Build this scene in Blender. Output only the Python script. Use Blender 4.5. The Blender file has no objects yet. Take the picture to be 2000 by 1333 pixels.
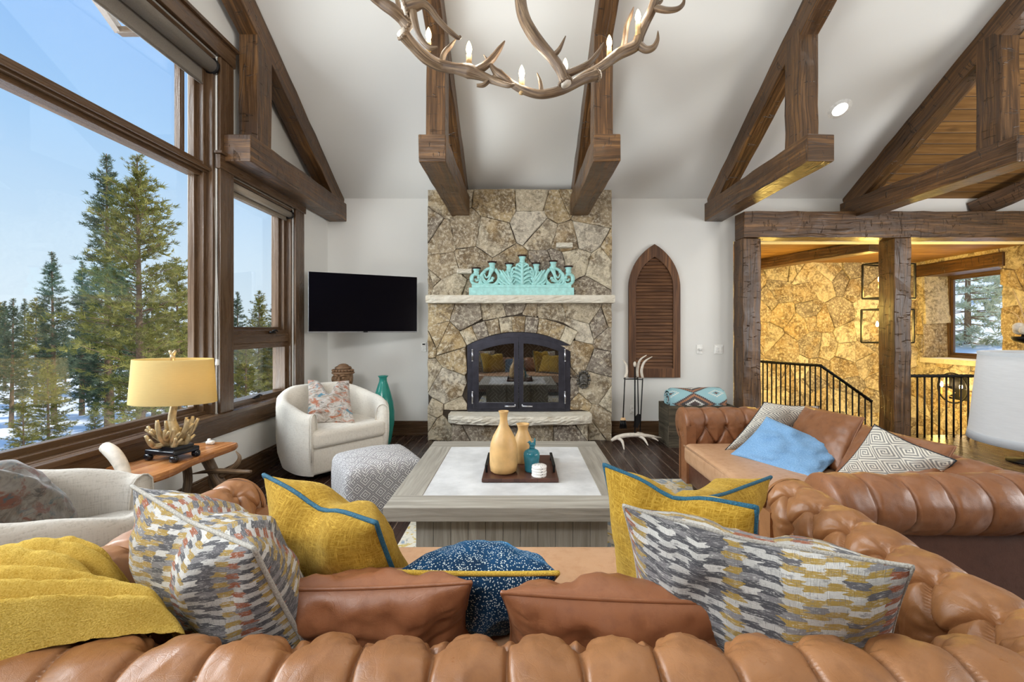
import bpy, bmesh, math, random
from mathutils import Vector, Matrix, noise as mnoise

SC = bpy.context.scene
COL = SC.collection
PI = math.pi
# ------------------------------------------------------------------ camera, sky, light, exposure
F = 833.333          # focal length in pixels of the 2000 px wide frame (15 mm on 36 mm)
EYE = 1.40
cam_d = bpy.data.cameras.new('camera'); cam = bpy.data.objects.new('camera', cam_d); COL.objects.link(cam)
cam.location = (0, 0, EYE); cam.rotation_euler = (PI/2, 0, 0)
cam_d.sensor_width = 36; cam_d.lens = 15; cam_d.shift_x = -0.0075; cam_d.shift_y = -0.01075
cam_d.clip_start = 0.02; cam_d.clip_end = 300
SC.camera = cam
SC.view_settings.view_transform = 'Standard'; SC.view_settings.look = 'None'
SC.view_settings.gamma = 1; SC.view_settings.use_curve_mapping = False
SC.view_settings.exposure = 0.0

wd = bpy.data.worlds.new('sky'); SC.world = wd; wd.use_nodes = True
wt = wd.node_tree; wt.nodes.clear()
_o = wt.nodes.new('ShaderNodeOutputWorld'); _b = wt.nodes.new('ShaderNodeBackground')
_tc = wt.nodes.new('ShaderNodeTexCoord'); _sx = wt.nodes.new('ShaderNodeSeparateXYZ'); _r = wt.nodes.new('ShaderNodeValToRGB')
wt.links.new(_tc.outputs['Generated'], _sx.inputs[0]); wt.links.new(_sx.outputs['Z'], _r.inputs[0])
_e = _r.color_ramp.elements
_e[0].position = 0.0; _e[0].color = (0.80, 0.90, 1.0, 1)
_e[1].position = 0.62; _e[1].color = (0.23, 0.47, 1.0, 1)
_m = _e.new(0.14); _m.color = (0.66, 0.82, 1.0, 1)
_m = _e.new(0.33); _m.color = (0.42, 0.66, 1.0, 1)
wt.links.new(_r.outputs[0], _b.inputs[0]); _b.inputs[1].default_value = 1.04
wt.links.new(_b.outputs[0], _o.inputs[0])

def lamp(kind, name, loc, energy, color=(1, 1, 1), size=0.1, size_y=None, aim=None, angle=None, shape=None):
    d = bpy.data.lights.new(name, kind); o = bpy.data.objects.new(name, d); COL.objects.link(o)
    o.location = loc; d.energy = energy; d.color = color
    if kind == 'AREA':
        d.shape = 'RECTANGLE' if size_y else 'DISK'; d.size = size
        if size_y: d.size_y = size_y
    elif kind == 'SUN': d.angle = size
    else: d.shadow_soft_size = size
    if kind == 'SPOT': d.spot_size = angle or 2.0; d.spot_blend = 0.8
    if aim is not None:
        o.rotation_euler = (Vector(aim) - Vector(loc)).to_track_quat('-Z', 'Y').to_euler()
    return o

lamp('SUN', 'sun', (0, 0, 20), 3.6, (1.0, .93, .82), 0.03, aim=(-14, -2, 0))
# fill lamp added unseen behind the camera to brighten the left ceiling and wall
WARM = (1.0, .95, .88); FILL_COL = (0.98, .99, 1.0)
lamp('AREA', 'left_ceiling_fill', (-1.8, -1.15, 3.05), 100, FILL_COL, 2.0, .5, aim=(-1.9, 4.8, 3.3))
# daylight entering through the window wall: from the sky and thrown up by the snow
lamp('AREA', 'window_sky_daylight', (-6.5, 2.4, 4.2), 850, (.93, .96, 1.0), 5.0, 3.0, aim=(0, 2.9, 1.2))
lamp('AREA', 'snow_thrown_daylight', (-6.2, 0.9, -.3), 500, (.97, .98, 1.0), 5.0, 2.4, aim=(-.6, 3.9, 3.6))
lamp('AREA', 'right_side_fill', (7.0, 1.5, 1.9), 165, FILL_COL, 2.6, 2.2, aim=(-1.7, 4.2, 4.1))  # unseen fill added at the right to lift the left wall; no opening there
lamp('AREA', 'rear_right_fill', (4.6, -1.1, 2.0), 75, FILL_COL, 2.6, 1.8, aim=(-2.0, 4.6, 3.6))  # second added fill, out of view at the rear right, for the left side
# recessed cans over the seating (out of frame)
for x, y in ((-1.5, 2.6), (0, 3.0), (1.5, 2.6), (3.4, 3.0)):
    lamp('SPOT', 'recessed_can_light', (x, y, 4.78), 30, WARM, .07, aim=(x, y, 0), angle=2.1)

def at(px, py, Y):
    return Vector(((px-1015)/F*Y, Y, EYE-(py-645)/F*Y))
def atz(px, py, z):
    Y = (EYE-z)*F/(py-645)
    return Vector(((px-1015)/F*Y, Y, z))
# ------------------------------------------------------------------ mesh helpers
class MB:
    """collects vertices, faces, uvs and per-face tints; becomes ONE mesh object"""
    def __init__(s, grain=(1, 0, 0)):
        s.v = []; s.f = []; s.uv = []; s.sm = []; s.t = []; s.g = Vector(grain).normalized()
    def add(s, vs, fs, uvs=None, fuv=None, smooth=False, tint=0.0, M=None, grain=None):
        b = len(s.v)
        vs = [Vector(p) for p in vs]
        if M is not None: vs = [M @ p for p in vs]
        s.v += vs
        g = Vector(grain).normalized() if grain is not None else s.g
        for i, f in enumerate(fs):
            s.f.append([b+k for k in f]); s.sm.append(smooth)
            s.t.append(tint[i] if isinstance(tint, (list, tuple)) else tint)
            if fuv is not None: s.uv.append(list(fuv[i]))
            elif uvs is not None: s.uv.append([uvs[k] for k in f])
            else:
                p = [vs[k] for k in f]
                n = Vector((0, 0, 0))
                for a in range(len(p)):
                    n += (p[a]-p[0]).cross(p[(a+1) % len(p)]-p[0])
                if n.length < 1e-12: n = Vector((0, 0, 1))
                n.normalize()
                w = n.cross(g)
                if w.length < .35:
                    gg = Vector((0, 0, 1)) if abs(n.z) < .8 else Vector((0, 1, 0))
                    gg = (gg-n*gg.dot(n)).normalized(); w = n.cross(gg).normalized()
                    s.uv.append([(q.dot(gg), q.dot(w)) for q in p])
                else:
                    w.normalize(); gg = w.cross(n)
                    s.uv.append([(q.dot(gg), q.dot(w)) for q in p])
        return s
    def box(s, c, d, M=None, grain=None, tint=0.0):
        x, y, z = d[0]/2, d[1]/2, d[2]/2; c = Vector(c)
        vs = [c+Vector((a*x, b*y, e*z)) for e in (-1, 1) for b in (-1, 1) for a in (-1, 1)]
        fs = [(0, 2, 3, 1), (4, 5, 7, 6), (0, 1, 5, 4), (2, 6, 7, 3), (0, 4, 6, 2), (1, 3, 7, 5)]
        if grain is None:
            m = max(d); grain = (1, 0, 0) if d[0] == m else ((0, 1, 0) if d[1] == m else (0, 0, 1))
        return s.add(vs, fs, M=M, grain=grain, tint=tint)
    def box2(s, a, b, **k):
        a = Vector(a); b = Vector(b)
        return s.box((a+b)/2, [abs(q) for q in (b-a)], **k)
    def rbox(s, c, d, r, seg=4, M=None, puff=0.0, smooth=True, sub=0):
        bm = bmesh.new(); bmesh.ops.create_cube(bm, size=1)
        for v in bm.verts: v.co = Vector((v.co.x*(d[0]), v.co.y*(d[1]), v.co.z*(d[2])))
        if sub:
            bmesh.ops.bevel(bm, geom=bm.edges[:], offset=r, segments=seg, profile=.5, affect='EDGES')
            big = [e for e in bm.edges if e.calc_length() > min(d)*.4 or e.calc_length() > r*2.2]
            bmesh.ops.subdivide_edges(bm, edges=big, cuts=sub, use_grid_fill=True)
        else:
            bmesh.ops.bevel(bm, geom=bm.edges[:], offset=r, segments=seg, profile=.5, affect='EDGES')
        if puff:
            for v in bm.verts:
                k = max(0, 1-(2*v.co.x/d[0])**2)*max(0, 1-(2*v.co.y/d[1])**2)
                v.co.z += puff*k*(1 if v.co.z > 0 else -.3)
        bm.verts.index_update()
        c = Vector(c)
        s.add([v.co+c for v in bm.verts], [[v.index for v in f.verts] for f in bm.faces], smooth=smooth, M=M)
        bm.free(); return s
    def bar(s, p0, p1, w, h, up=(0, 0, 1), seg=None, jit=0.0, seed=0):
        """box beam from p0 to p1, w across, h along up"""
        p0 = Vector(p0); p1 = Vector(p1); d = (p1-p0); L = d.length; d = d/L
        up = Vector(up); sx = d.cross(up).normalized(); uz = sx.cross(d).normalized()
        n = seg or (max(1, int(L/.16)) if jit else 1)
        rd = random.Random(seed)
        vs = []; FU = [[(0, 0), (w, 0), (w, h), (0, h)]]*2; off = [0, w, w+h, 2*w+h, 2*w+2*h]
        for i in range(n+1):
            c = p0+d*(L*i/n)
            for (a, b) in ((-1, -1), (1, -1), (1, 1), (-1, 1)):
                j = Vector((rd.uniform(-jit, jit), rd.uniform(-jit, jit), rd.uniform(-jit, jit)))
                vs.append(c+sx*(a*w/2)+uz*(b*h/2)+j)
        fs = [(3, 2, 1, 0), (4*n, 4*n+1, 4*n+2, 4*n+3)]
        for i in range(n):
            for k in range(4):
                a = 4*i+k; b = 4*i+(k+1) % 4
                fs.append((a, b, b+4, a+4)); FU = FU+[[(L*i/n, off[k]), (L*i/n, off[k+1]), (L*(i+1)/n, off[k+1]), (L*(i+1)/n, off[k])]]
        return s.add(vs, fs, fuv=FU)
    def tube(s, pts, rad, seg=10, cap=True, flat=1.0, smooth=True, tint=0.0, res=0, flat_axis=(0, 1, 0)):
        pts = [Vector(p) for p in pts]
        if not isinstance(rad, (list, tuple)): rad = [rad]*len(pts)
        if res:
            P = []; R = []
            n = len(pts)
            for i in range(n-1):
                a = pts[max(0, i-1)]; b = pts[i]; c = pts[i+1]; e = pts[min(n-1, i+2)]
                for k in range(res):
                    t = k/res; t2 = t*t; t3 = t2*t
                    P.append(.5*((2*b)+(c-a)*t+(2*a-5*b+4*c-e)*t2+(3*b-a-3*c+e)*t3))
                    R.append(rad[i]*(1-t)+rad[i+1]*t)
            P.append(pts[-1]); R.append(rad[-1]); pts, rad = P, R
        n = len(pts); vs = []; uvs = []
        T = []
        for i in range(n):
            t = pts[min(n-1, i+1)]-pts[max(0, i-1)]
            T.append(t.normalized() if t.length > 1e-9 else Vector((0, 0, 1)))
        fa = Vector(flat_axis)
        if flat != 1.0: ref = fa
        else:
            ref = Vector((0, 0, 1)) if abs(T[0].z) < .9 else Vector((1, 0, 0))
        nx = (ref-T[0]*ref.dot(T[0])).normalized()
        L = 0
        for i in range(n):
            if flat != 1.0: nx = fa
            nx = nx-T[i]*nx.dot(T[i])
            nx = nx.normalized() if nx.length > 1e-6 else T[i].orthogonal().normalized()
            ny = T[i].cross(nx)
            if i: L += (pts[i]-pts[i-1]).length
            for k in range(seg):
                a = 2*PI*k/seg
                vs.append(pts[i]+nx*(math.cos(a)*rad[i]*flat)+ny*(math.sin(a)*rad[i]))
                uvs.append((L, k/seg*2*PI*max(rad)))
        fs = []
        for i in range(n-1):
            for k in range(seg):
                fs.append((i*seg+k, i*seg+(k+1) % seg, (i+1)*seg+(k+1) % seg, (i+1)*seg+k))
        if cap:
            fs.append(tuple(reversed(range(seg)))); fs.append(tuple(range((n-1)*seg, n*seg)))
        return s.add(vs, fs, uvs=uvs, smooth=smooth, tint=tint)
    def lathe(s, prof, c=(0, 0, 0), seg=28, smooth=True, sx=1.0, sy=1.0, M=None):
        c = Vector(c); n = len(prof); vs = []; uvs = []
        for (r, z) in prof:
            for k in range(seg):
                a = 2*PI*k/seg
                vs.append(c+Vector((math.cos(a)*r*sx, math.sin(a)*r*sy, z))); uvs.append((k/seg, z))
        fs = []
        for i in range(n-1):
            for k in range(seg):
                fs.append((i*seg+k, i*seg+(k+1) % seg, (i+1)*seg+(k+1) % seg, (i+1)*seg+k))
        return s.add(vs, fs, uvs=uvs, smooth=smooth, M=M)
    def ball(s, c, r, seg=14, rings=8, M=None, tint=0.0):
        if not isinstance(r, (tuple, list)): r = (r, r, r)
        c = Vector(c); vs = []; fs = []
        for i in range(rings+1):
            t = PI*i/rings
            for k in range(seg):
                a = 2*PI*k/seg
                vs.append(c+Vector((math.sin(t)*math.cos(a)*r[0], math.sin(t)*math.sin(a)*r[1], math.cos(t)*r[2])))
        for i in range(rings):
            for k in range(seg):
                fs.append((i*seg+k, (i+1)*seg+k, (i+1)*seg+(k+1) % seg, i*seg+(k+1) % seg))
        return s.add(vs, fs, smooth=True, M=M, tint=tint)
    def grid(s, fn, nu, nv, smooth=True, uvf=None, flip=False, closed_u=False):
        vs = []; uvs = []
        for j in range(nv+1):
            for i in range(nu+1):
                u = i/nu; v = j/nv
                vs.append(fn(u, v)); uvs.append(uvf(u, v) if uvf else (u, v))
        fs = []
        for j in range(nv):
            for i in range(nu):
                a = j*(nu+1)+i
                q = (a, a+1, a+nu+2, a+nu+1)
                fs.append(tuple(reversed(q)) if flip else q)
        return s.add(vs, fs, uvs=uvs, smooth=smooth)
    def prism(s, outline, y0, y1, M=None, holes=None, grain=None, tint=0.0):
        """outline in (x,z), counter-clockwise seen from -y; extruded y0..y1"""
        n = len(outline)
        vs = [(x, y0, z) for x, z in outline]+[(x, y1, z) for x, z in outline]
        fs = [tuple(range(n)), tuple(reversed(range(n, 2*n)))]
        for i in range(n):
            j = (i+1) % n
            fs.append((j, i, n+i, n+j))
        return s.add(vs, fs, M=M, grain=grain, tint=tint)
    def ring(s, outer, inner, y0, y1, M=None, closed=True, grain=None):
        """frame between two equal-length outlines in (x,z), extruded y0..y1"""
        n = len(outer)
        vs = [(x, y0, z) for x, z in outer]+[(x, y0, z) for x, z in inner]+[(x, y1, z) for x, z in outer]+[(x, y1, z) for x, z in inner]
        fs = []
        for i in range(n if closed else n-1):
            j = (i+1) % n
            fs += [(i, j, n+j, n+i), (2*n+j, 2*n+i, 3*n+i, 3*n+j), (j, i, 2*n+i, 2*n+j), (n+i, n+j, 3*n+j, 3*n+i)]
        return s.add(vs, fs, M=M, grain=grain)

ROOT = {}
def _mesh(name, mb, mat, Minv=None, bevel=0, subsurf=0, auto=None, recalc=False):
    me = bpy.data.meshes.new(name)
    vs = [(Minv @ p) if Minv is not None else p for p in mb.v]
    me.from_pydata([tuple(p) for p in vs], [], mb.f)
    if mb.f:
        me.polygons.foreach_set('use_smooth', mb.sm)
        uvl = me.uv_layers.new(name='UVMap')
        flat = []
        for q in mb.uv:
            for a in q: flat += [a[0], a[1]]
        uvl.data.foreach_set('uv', flat)
        at_ = me.attributes.new('tint', 'FLOAT', 'FACE'); at_.data.foreach_set('value', mb.t)
    if recalc:
        bm = bmesh.new(); bm.from_mesh(me); bmesh.ops.recalc_face_normals(bm, faces=bm.faces); bm.to_mesh(me); bm.free()
    for m in (mat if isinstance(mat, (list, tuple)) else [mat]): me.materials.append(m)
    me.update()
    o = bpy.data.objects.new(name, me); COL.objects.link(o)
    if bevel:
        b = o.modifiers.new('bevel', 'BEVEL'); b.width = bevel; b.segments = 2; b.limit_method = 'ANGLE'; b.angle_limit = .6
    if subsurf:
        b = o.modifiers.new('subsurf', 'SUBSURF'); b.levels = subsurf; b.render_levels = subsurf
    return o
def tag(o, label, cat, group=None, kind=None):
    o['label'] = label; o['category'] = cat
    if group: o['group'] = group
    if kind: o['kind'] = kind
    return o
def thing(name, label, cat, loc=(0, 0, 0), rz=0.0, group=None):
    o = bpy.data.objects.new(name, None); COL.objects.link(o); o.empty_display_size = .1
    o.location = loc; o.rotation_euler = (0, 0, rz)
    ROOT[o.name] = Matrix.Translation(Vector(loc)) @ Matrix.Rotation(rz, 4, 'Z')
    return tag(o, label, cat, group)
def part(name, mb, mat, parent, world=False, label=None, **k):
    M = ROOT[parent.name]
    o = _mesh(name, mb, mat, M.inverted() if world else None, **k)
    o.parent = parent; ROOT[o.name] = M
    if label: o['label'] = label
    return o
def solo(name, mb, mat, label, cat, loc=None, group=None, world=True, **k):
    """a thing that is one mesh; loc = its base"""
    loc = Vector(loc) if loc is not None else Vector((0, 0, 0))
    o = _mesh(name, mb, mat, Matrix.Translation(-loc) if world else None, **k); o.location = loc
    ROOT[o.name] = Matrix.Translation(loc)
    return tag(o, label, cat, group)
def struct(name, mb, mat, **k):
    o = _mesh(name, mb, mat, **k); o['kind'] = 'structure'; ROOT[o.name] = Matrix.Identity(4)
    return o
def kids(o): return [c for c in list(bpy.data.objects) if c.parent == o]
def dup(root, loc, rz=0.0, label=None, scale=None):
    r = root.copy(); COL.objects.link(r); r.location = loc; r.rotation_euler = (0, 0, rz)
    if scale: r.scale = (scale, scale, scale)
    ROOT[r.name] = Matrix.Translation(Vector(loc)) @ Matrix.Rotation(rz, 4, 'Z')
    if label: r['label'] = label
    for ch in kids(root):
        c = ch.copy(); COL.objects.link(c); c.parent = r
        for g in kids(ch):
            e = g.copy(); COL.objects.link(e); e.parent = c
    return r
def sstep(a, b, x):
    t = max(0.0, min(1.0, (x-a)/(b-a))); return t*t*(3-2*t)

# ------------------------------------------------------------------ material helpers
class NT:
    def __init__(s, name):
        s.m = bpy.data.materials.new(name); s.m.use_nodes = True; s.t = s.m.node_tree; s.t.nodes.clear()
        s.out = s.t.nodes.new('ShaderNodeOutputMaterial'); s.b = None
        s.tc = s.t.nodes.new('ShaderNodeTexCoord')
        s.uv = s.tc.outputs['UV']; s.ob = s.tc.outputs['Object']; s.nrm = s.tc.outputs['Normal']
    def n(s, ty, i=None, **kw):
        x = s.t.nodes.new('ShaderNode'+ty)
        for k, v in kw.items(): setattr(x, k, v)
        for k, v in (i or {}).items():
            k2 = x.inputs[k]
            if isinstance(v, bpy.types.NodeSocket): s.t.links.new(v, k2)
            else:
                if isinstance(v, (tuple, list)) and len(v) == 3 and k2.type == 'RGBA': v = (*v, 1)
                k2.default_value = v
        return x
    def noise(s, vec, scale=5, detail=4, rough=.55, dist=0.0):
        return s.n('TexNoise', {'Vector': vec, 'Scale': scale, 'Detail': detail, 'Roughness': rough, 'Distortion': dist}).outputs['Fac']
    def noisec(s, vec, scale=5, detail=4):
        return s.n('TexNoise', {'Vector': vec, 'Scale': scale, 'Detail': detail}).outputs['Color']
    def vor(s, vec, scale=5, feature='F1', out='Distance', rnd=1.0):
        return s.n('TexVoronoi', {'Vector': vec, 'Scale': scale, 'Randomness': rnd}, feature=feature).outputs[out]
    def map(s, vec, scale=(1, 1, 1), loc=(0, 0, 0), rot=(0, 0, 0)):
        return s.n('Mapping', {'Vector': vec, 'Scale': scale, 'Location': loc, 'Rotation': rot}).outputs[0]
    def ramp(s, fac, stops, interp='LINEAR'):
        r = s.n('ValToRGB', {0: fac}); cr = r.color_ramp; cr.interpolation = interp
        while len(cr.elements) < len(stops): cr.elements.new(.5)
        for e, (p, c) in zip(cr.elements, stops):
            e.position = p; e.color = (*c, 1) if len(c) == 3 else c
        return r.outputs[0]
    def val(s, fac, stops, interp='LINEAR'):
        return s.ramp(fac, [(p, (c, c, c)) for p, c in stops], interp)
    def mix(s, f, a, b, blend='MIX'):
        x = s.n('Mix', data_type='RGBA', blend_type=blend)
        for k, v in ((0, f), (6, a), (7, b)):
            if isinstance(v, bpy.types.NodeSocket): s.t.links.new(v, x.inputs[k])
            else: x.inputs[k].default_value = (*v, 1) if isinstance(v, (tuple, list)) and len(v) == 3 else v
        return x.outputs[2]
    def ma(s, op, a, b=0.0, c=0.0):
        return s.n('Math', {0: a, 1: b, 2: c}, operation=op).outputs[0]
    def sep(s, v):
        x = s.n('SeparateXYZ', {0: v}); return x.outputs[0], x.outputs[1], x.outputs[2]
    def comb(s, x, y, z=0.0): return s.n('CombineXYZ', {0: x, 1: y, 2: z}).outputs[0]
    def white(s, v): return s.n('TexWhiteNoise', {'Vector': v}, noise_dimensions='3D').outputs['Value']
    def attr(s, name='tint'): return s.n('Attribute', attribute_name=name).outputs['Fac']
    def rnd(s): return s.n('ObjectInfo').outputs['Random']
    def bump(s, h, strength=.3, dist=.01, normal=None):
        i = {'Height': h, 'Strength': strength, 'Distance': dist}
        if normal is not None: i['Normal'] = normal
        return s.n('Bump', i).outputs[0]
    def pr(s, color, rough=.5, normal=None, **k):
        i = {'Base Color': color, 'Roughness': rough}
        if normal is not None: i['Normal'] = normal
        i.update({a.replace('_', ' '): v for a, v in k.items()})
        s.b = s.n('BsdfPrincipled', i); s.t.links.new(s.b.outputs[0], s.out.inputs[0]); return s.m
    def surf(s, sh): s.t.links.new(sh, s.out.inputs[0]); return s.m
def C(r, g, b):
    f = lambda c: (c/255/12.92) if c <= 10 else ((c/255+.055)/1.055)**2.4
    return (f(r), f(g), f(b))

# ------------------------------------------------------------------ materials
def m_paint():
    t = NT('plaster'); n = t.noise(t.ob, 9, 5)
    return t.pr(C(229, 228, 223), .75, t.bump(n, .10, .01))
def m_wood(name, dark, mid, light, gscale=1.0, rough=.5, hewn=0.0, spec=.4, knots=.5, plank=0):
    """wood by uv: u runs along the grain, in metres"""
    t = NT(name); off = t.ma('MULTIPLY', t.rnd(), 37.0)
    base = t.n('VectorMath', {0: t.uv, 1: t.comb(off, off, 0.0)}, operation='ADD').outputs[0]
    wob = t.noisec(t.map(base, (1.3, 3.0, 1)), 1.5, 2)
    v = t.n('VectorMath', {0: base, 1: t.n('VectorMath', {0: wob, 3: .06}, operation='SCALE').outputs[0]}, operation='ADD').outputs[0]
    g = t.noise(t.map(v, (1.6*gscale, 34*gscale, 1)), 1.0, 6, .62, .6)
    b = t.noise(t.map(base, (.9, 3.2, 1)), 1.4, 3)
    col = t.ramp(g, [(.28, dark), (.5, mid), (.72, light)])
    col = t.mix(t.val(b, [(.35, .0), (.7, .55)]), col, dark)
    kn = t.vor(t.map(base, (1.7, 4.2, 1)), 1.0)
    col = t.mix(t.val(kn, [(.05, knots), (.17, 0)]), col, (dark[0]*.3, dark[1]*.3, dark[2]*.3))
    h = t.ma('MULTIPLY', g, .35)
    if hewn:
        a = t.noise(t.map(base, (22, 5.0, 1)), 1.0, 2, .5, 1.6)
        ck = t.noise(t.map(base, (.8, 15, 1)), 1.0, 2, .4, .5)
        crack = t.ma('MULTIPLY', t.val(ck, [(.49, 0), (.5, 1), (.51, 0)]), t.val(b, [(.45, 0), (.55, 1)]))
        cut = t.val(a, [(.635, 0), (.68, 1), (.74, .3)])
        col = t.mix(t.ma('MULTIPLY', crack, .75), col, (dark[0]*.25, dark[1]*.25, dark[2]*.25))
        col = t.mix(t.ma('MULTIPLY', cut, .45*hewn), col, (dark[0]*.35, dark[1]*.35, dark[2]*.35))
        h = t.ma('SUBTRACT', h, t.ma('ADD', t.ma('MULTIPLY', cut, 1.2*hewn), crack))
        h = t.ma('ADD', h, t.ma('MULTIPLY', t.noise(t.map(base, (7, 5, 1)), 1, 2), 1.2))
    if plank:
        _, pv, _ = t.sep(t.uv); k = t.ma('DIVIDE', pv, plank); ln = t.val(t.ma('FRACT', k), [(0, 1), (.05, 0), (.95, 0), (1, 1)])
        col = t.mix(t.ma('MULTIPLY', t.white(t.comb(t.ma('FLOOR', k), 0.0, 0.0)), .5), col, dark); col = t.mix(ln, col, (dark[0]*.2, dark[1]*.2, dark[2]*.2)); h = t.ma('SUBTRACT', h, ln)
    return t.pr(col, t.val(g, [(.3, rough-.08), (.7, rough+.1)]), t.bump(h, .55, .012), Specular_IOR_Level=spec)
def m_floor():
    t = NT('dark_plank_floor')
    x, y, z = t.sep(t.ob)
    row = t.ma('FLOOR', t.ma('DIVIDE', x, .127)); rw = t.white(t.comb(row, 3.0, 1.0))
    seg = t.ma('FLOOR', t.ma('ADD', t.ma('DIVIDE', y, 1.5), t.ma('MULTIPLY', rw, 9.0)))
    r = t.white(t.comb(row, seg, 2.0))
    fx = t.ma('FRACT', t.ma('DIVIDE', x, .127))
    gap = t.val(fx, [(.0, 1), (.025, 1), (.035, 0), (.975, 0), (1, 1)])
    g = t.noise(t.comb(t.ma('MULTIPLY', x, 40.0), t.ma('ADD', t.ma('MULTIPLY', y, 2.2), t.ma('MULTIPLY', r, 50.0)), 0.0), 1, 5)
    col = t.mix(g, C(40, 26, 21), C(66, 45, 36)); col = t.mix(r, col, C(50, 34, 28))
    col = t.mix(gap, col, C(140, 120, 104))
    h = t.ma('SUBTRACT', t.ma('MULTIPLY', g, .2), gap)
    return t.pr(col, t.val(g, [(.3, .24), (.8, .34)]), t.bump(h, .12, .003))
def m_stone(name='ledge_stone'):
    t = NT(name); ti = t.attr('tint')
    p = t.n('VectorMath', {0: t.ob, 1: t.comb(t.ma('MULTIPLY', ti, 61.0), t.ma('MULTIPLY', ti, 23.0), 0.0)}, operation='ADD').outputs[0]
    base = t.ramp(ti, [(.0, C(150, 140, 128)), (.14, C(200, 186, 160)), (.30, C(176, 158, 130)), (.46, C(212, 200, 174)),
                       (.60, C(190, 168, 130)), (.74, C(158, 146, 130)), (.86, C(218, 208, 188)), (.95, C(174, 152, 116))], 'CONSTANT')
    n1 = t.noise(p, 6, 10, .74, .9); n2 = t.noise(p, 26, 10, .75, .3); n3 = t.noise(p, 2.6, 4, .6); n4 = t.noise(p, 70, 6, .7)
    k = t.val(n3, [(.38, .25), (.62, 1)])
    col = t.mix(t.ma('MULTIPLY', k, t.val(n1, [(.45, 0), (.54, .9)])), base, C(84, 68, 54))
    col = t.mix(t.val(n2, [(.50, 0), (.60, .75)]), col, C(228, 218, 196))
    col = t.mix(t.val(n2, [(.32, .75), (.44, 0)]), col, C(80, 68, 58))
    col = t.mix(t.val(n3, [(.54, 0), (.70, .5)]), col, C(188, 158, 108))
    col = t.mix(t.val(n4, [(.34, .45), (.45, 0)]), col, C(70, 60, 50))
    h = t.ma('ADD', t.ma('MULTIPLY', n1, .6), t.ma('ADD', t.ma('MULTIPLY', n2, .5), t.ma('MULTIPLY', n4, .15)))
    return t.pr(col, .85, t.bump(h, .9, .03), Specular_IOR_Level=.2)
def m_slab():
    t = NT('limestone_slab'); n = t.noise(t.ob, 24, 6, .6); n2 = t.noise(t.ob, 5, 3)
    col = t.mix(n, C(200, 192, 174), C(232, 226, 212)); col = t.mix(t.val(n2, [(.5, 0), (.7, .4)]), col, C(176, 160, 132))
    return t.pr(col, .8, t.bump(n, .8, .02))
def m_leather(name, c1, c2, c3, rough=.36):
    t = NT(name)
    a = t.noise(t.ob, 3.5, 4); b = t.noise(t.ob, 22, 6, .65)
    col = t.mix(t.val(a, [(.3, 0), (.7, 1)]), c1, c2); col = t.mix(t.val(b, [(.5, 0), (.75, .55)]), col, c3)
    v = t.vor(t.ob, 420, 'DISTANCE_TO_EDGE'); w = t.noise(t.map(t.ob, (1, 1, 1)), 55, 4, .6, .8)
    wr = t.vor(t.n('VectorMath', {0: t.ob, 1: t.n('VectorMath', {0: t.noisec(t.ob, 12, 2), 3: .12}, operation='SCALE').outputs[0]}, operation='ADD').outputs[0], 26, 'DISTANCE_TO_EDGE')
    h = t.ma('ADD', t.ma('MULTIPLY', t.val(v, [(0, 0), (.25, 1)]), .10), t.ma('MULTIPLY', w, .55))
    h = t.ma('ADD', h, t.ma('MULTIPLY', t.val(wr, [(0, 0), (.05, 1)]), .16))
    return t.pr(col, t.val(b, [(.3, rough-.05), (.7, rough+.12)]), t.bump(h, .2, .006), Specular_IOR_Level=.55)
def m_linen(name='ivory_linen', col=(232, 226, 214), sc=1.0):
    t = NT(name)
    x, y, z = t.sep(t.map(t.ob, (1, 1, 1)))
    a = t.noise(t.map(t.ob, (240*sc, 240*sc, 30*sc)), 1, 2); b = t.noise(t.map(t.ob, (30*sc, 30*sc, 260*sc)), 1, 2)
    w = t.ma('ADD', a, b)
    c = C(*col); col = t.mix(t.val(w, [(.7, 0), (1.2, 1)]), (c[0]*.80, c[1]*.79, c[2]*.77), c)
    return t.pr(col, .9, t.bump(w, .45, .004), Sheen_Weight=.15, Specular_IOR_Level=.2)
def m_velvet(name, c1, c2, scale=1.0, ribs=True, sheen=.5, tint=None):
    t = NT(name)
    a = t.noise(t.map(t.uv, (30*scale, 190*scale, 1)), 1, 3, .6, 1.5); b = t.noise(t.map(t.uv, (190*scale, 26*scale, 1)), 1, 3, .6, 1.5)
    w = t.ma('MAXIMUM', a, b) if ribs else t.noise(t.uv, 120*scale, 4)
    l = t.noise(t.uv, 6, 4)
    col = t.mix(t.val(w, [(.45, 0), (.72, 1)]), c1, c2); col = t.mix(t.val(l, [(.3, .35), (.65, 0)]), col, (c1[0]*.6, c1[1]*.6, c1[2]*.6))
    k = {'Sheen_Weight': sheen, 'Sheen_Roughness': .4, 'Specular_IOR_Level': .15}
    if tint: k['Sheen_Tint'] = (*tint, 1)
    return t.pr(col, .85, t.bump(w, .6, .006), **k)
def m_fur():
    t = NT('yellow_plush'); a = t.noise(t.map(t.ob, (1, 1, 1)), 330, 3, .6, .2); b = t.noise(t.ob, 14, 4)
    col = t.mix(t.val(a, [(.3, 0), (.7, 1)]), C(190, 154, 60), C(234, 204, 112)); col = t.mix(t.val(b, [(.35, .35), (.6, 0)]), col, C(164, 128, 40))
    return t.pr(col, .95, t.bump(a, .7, .008), Sheen_Weight=.35, Sheen_Roughness=.5, Sheen_Tint=(*C(240, 214, 120), 1), Specular_IOR_Level=.05)
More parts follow.
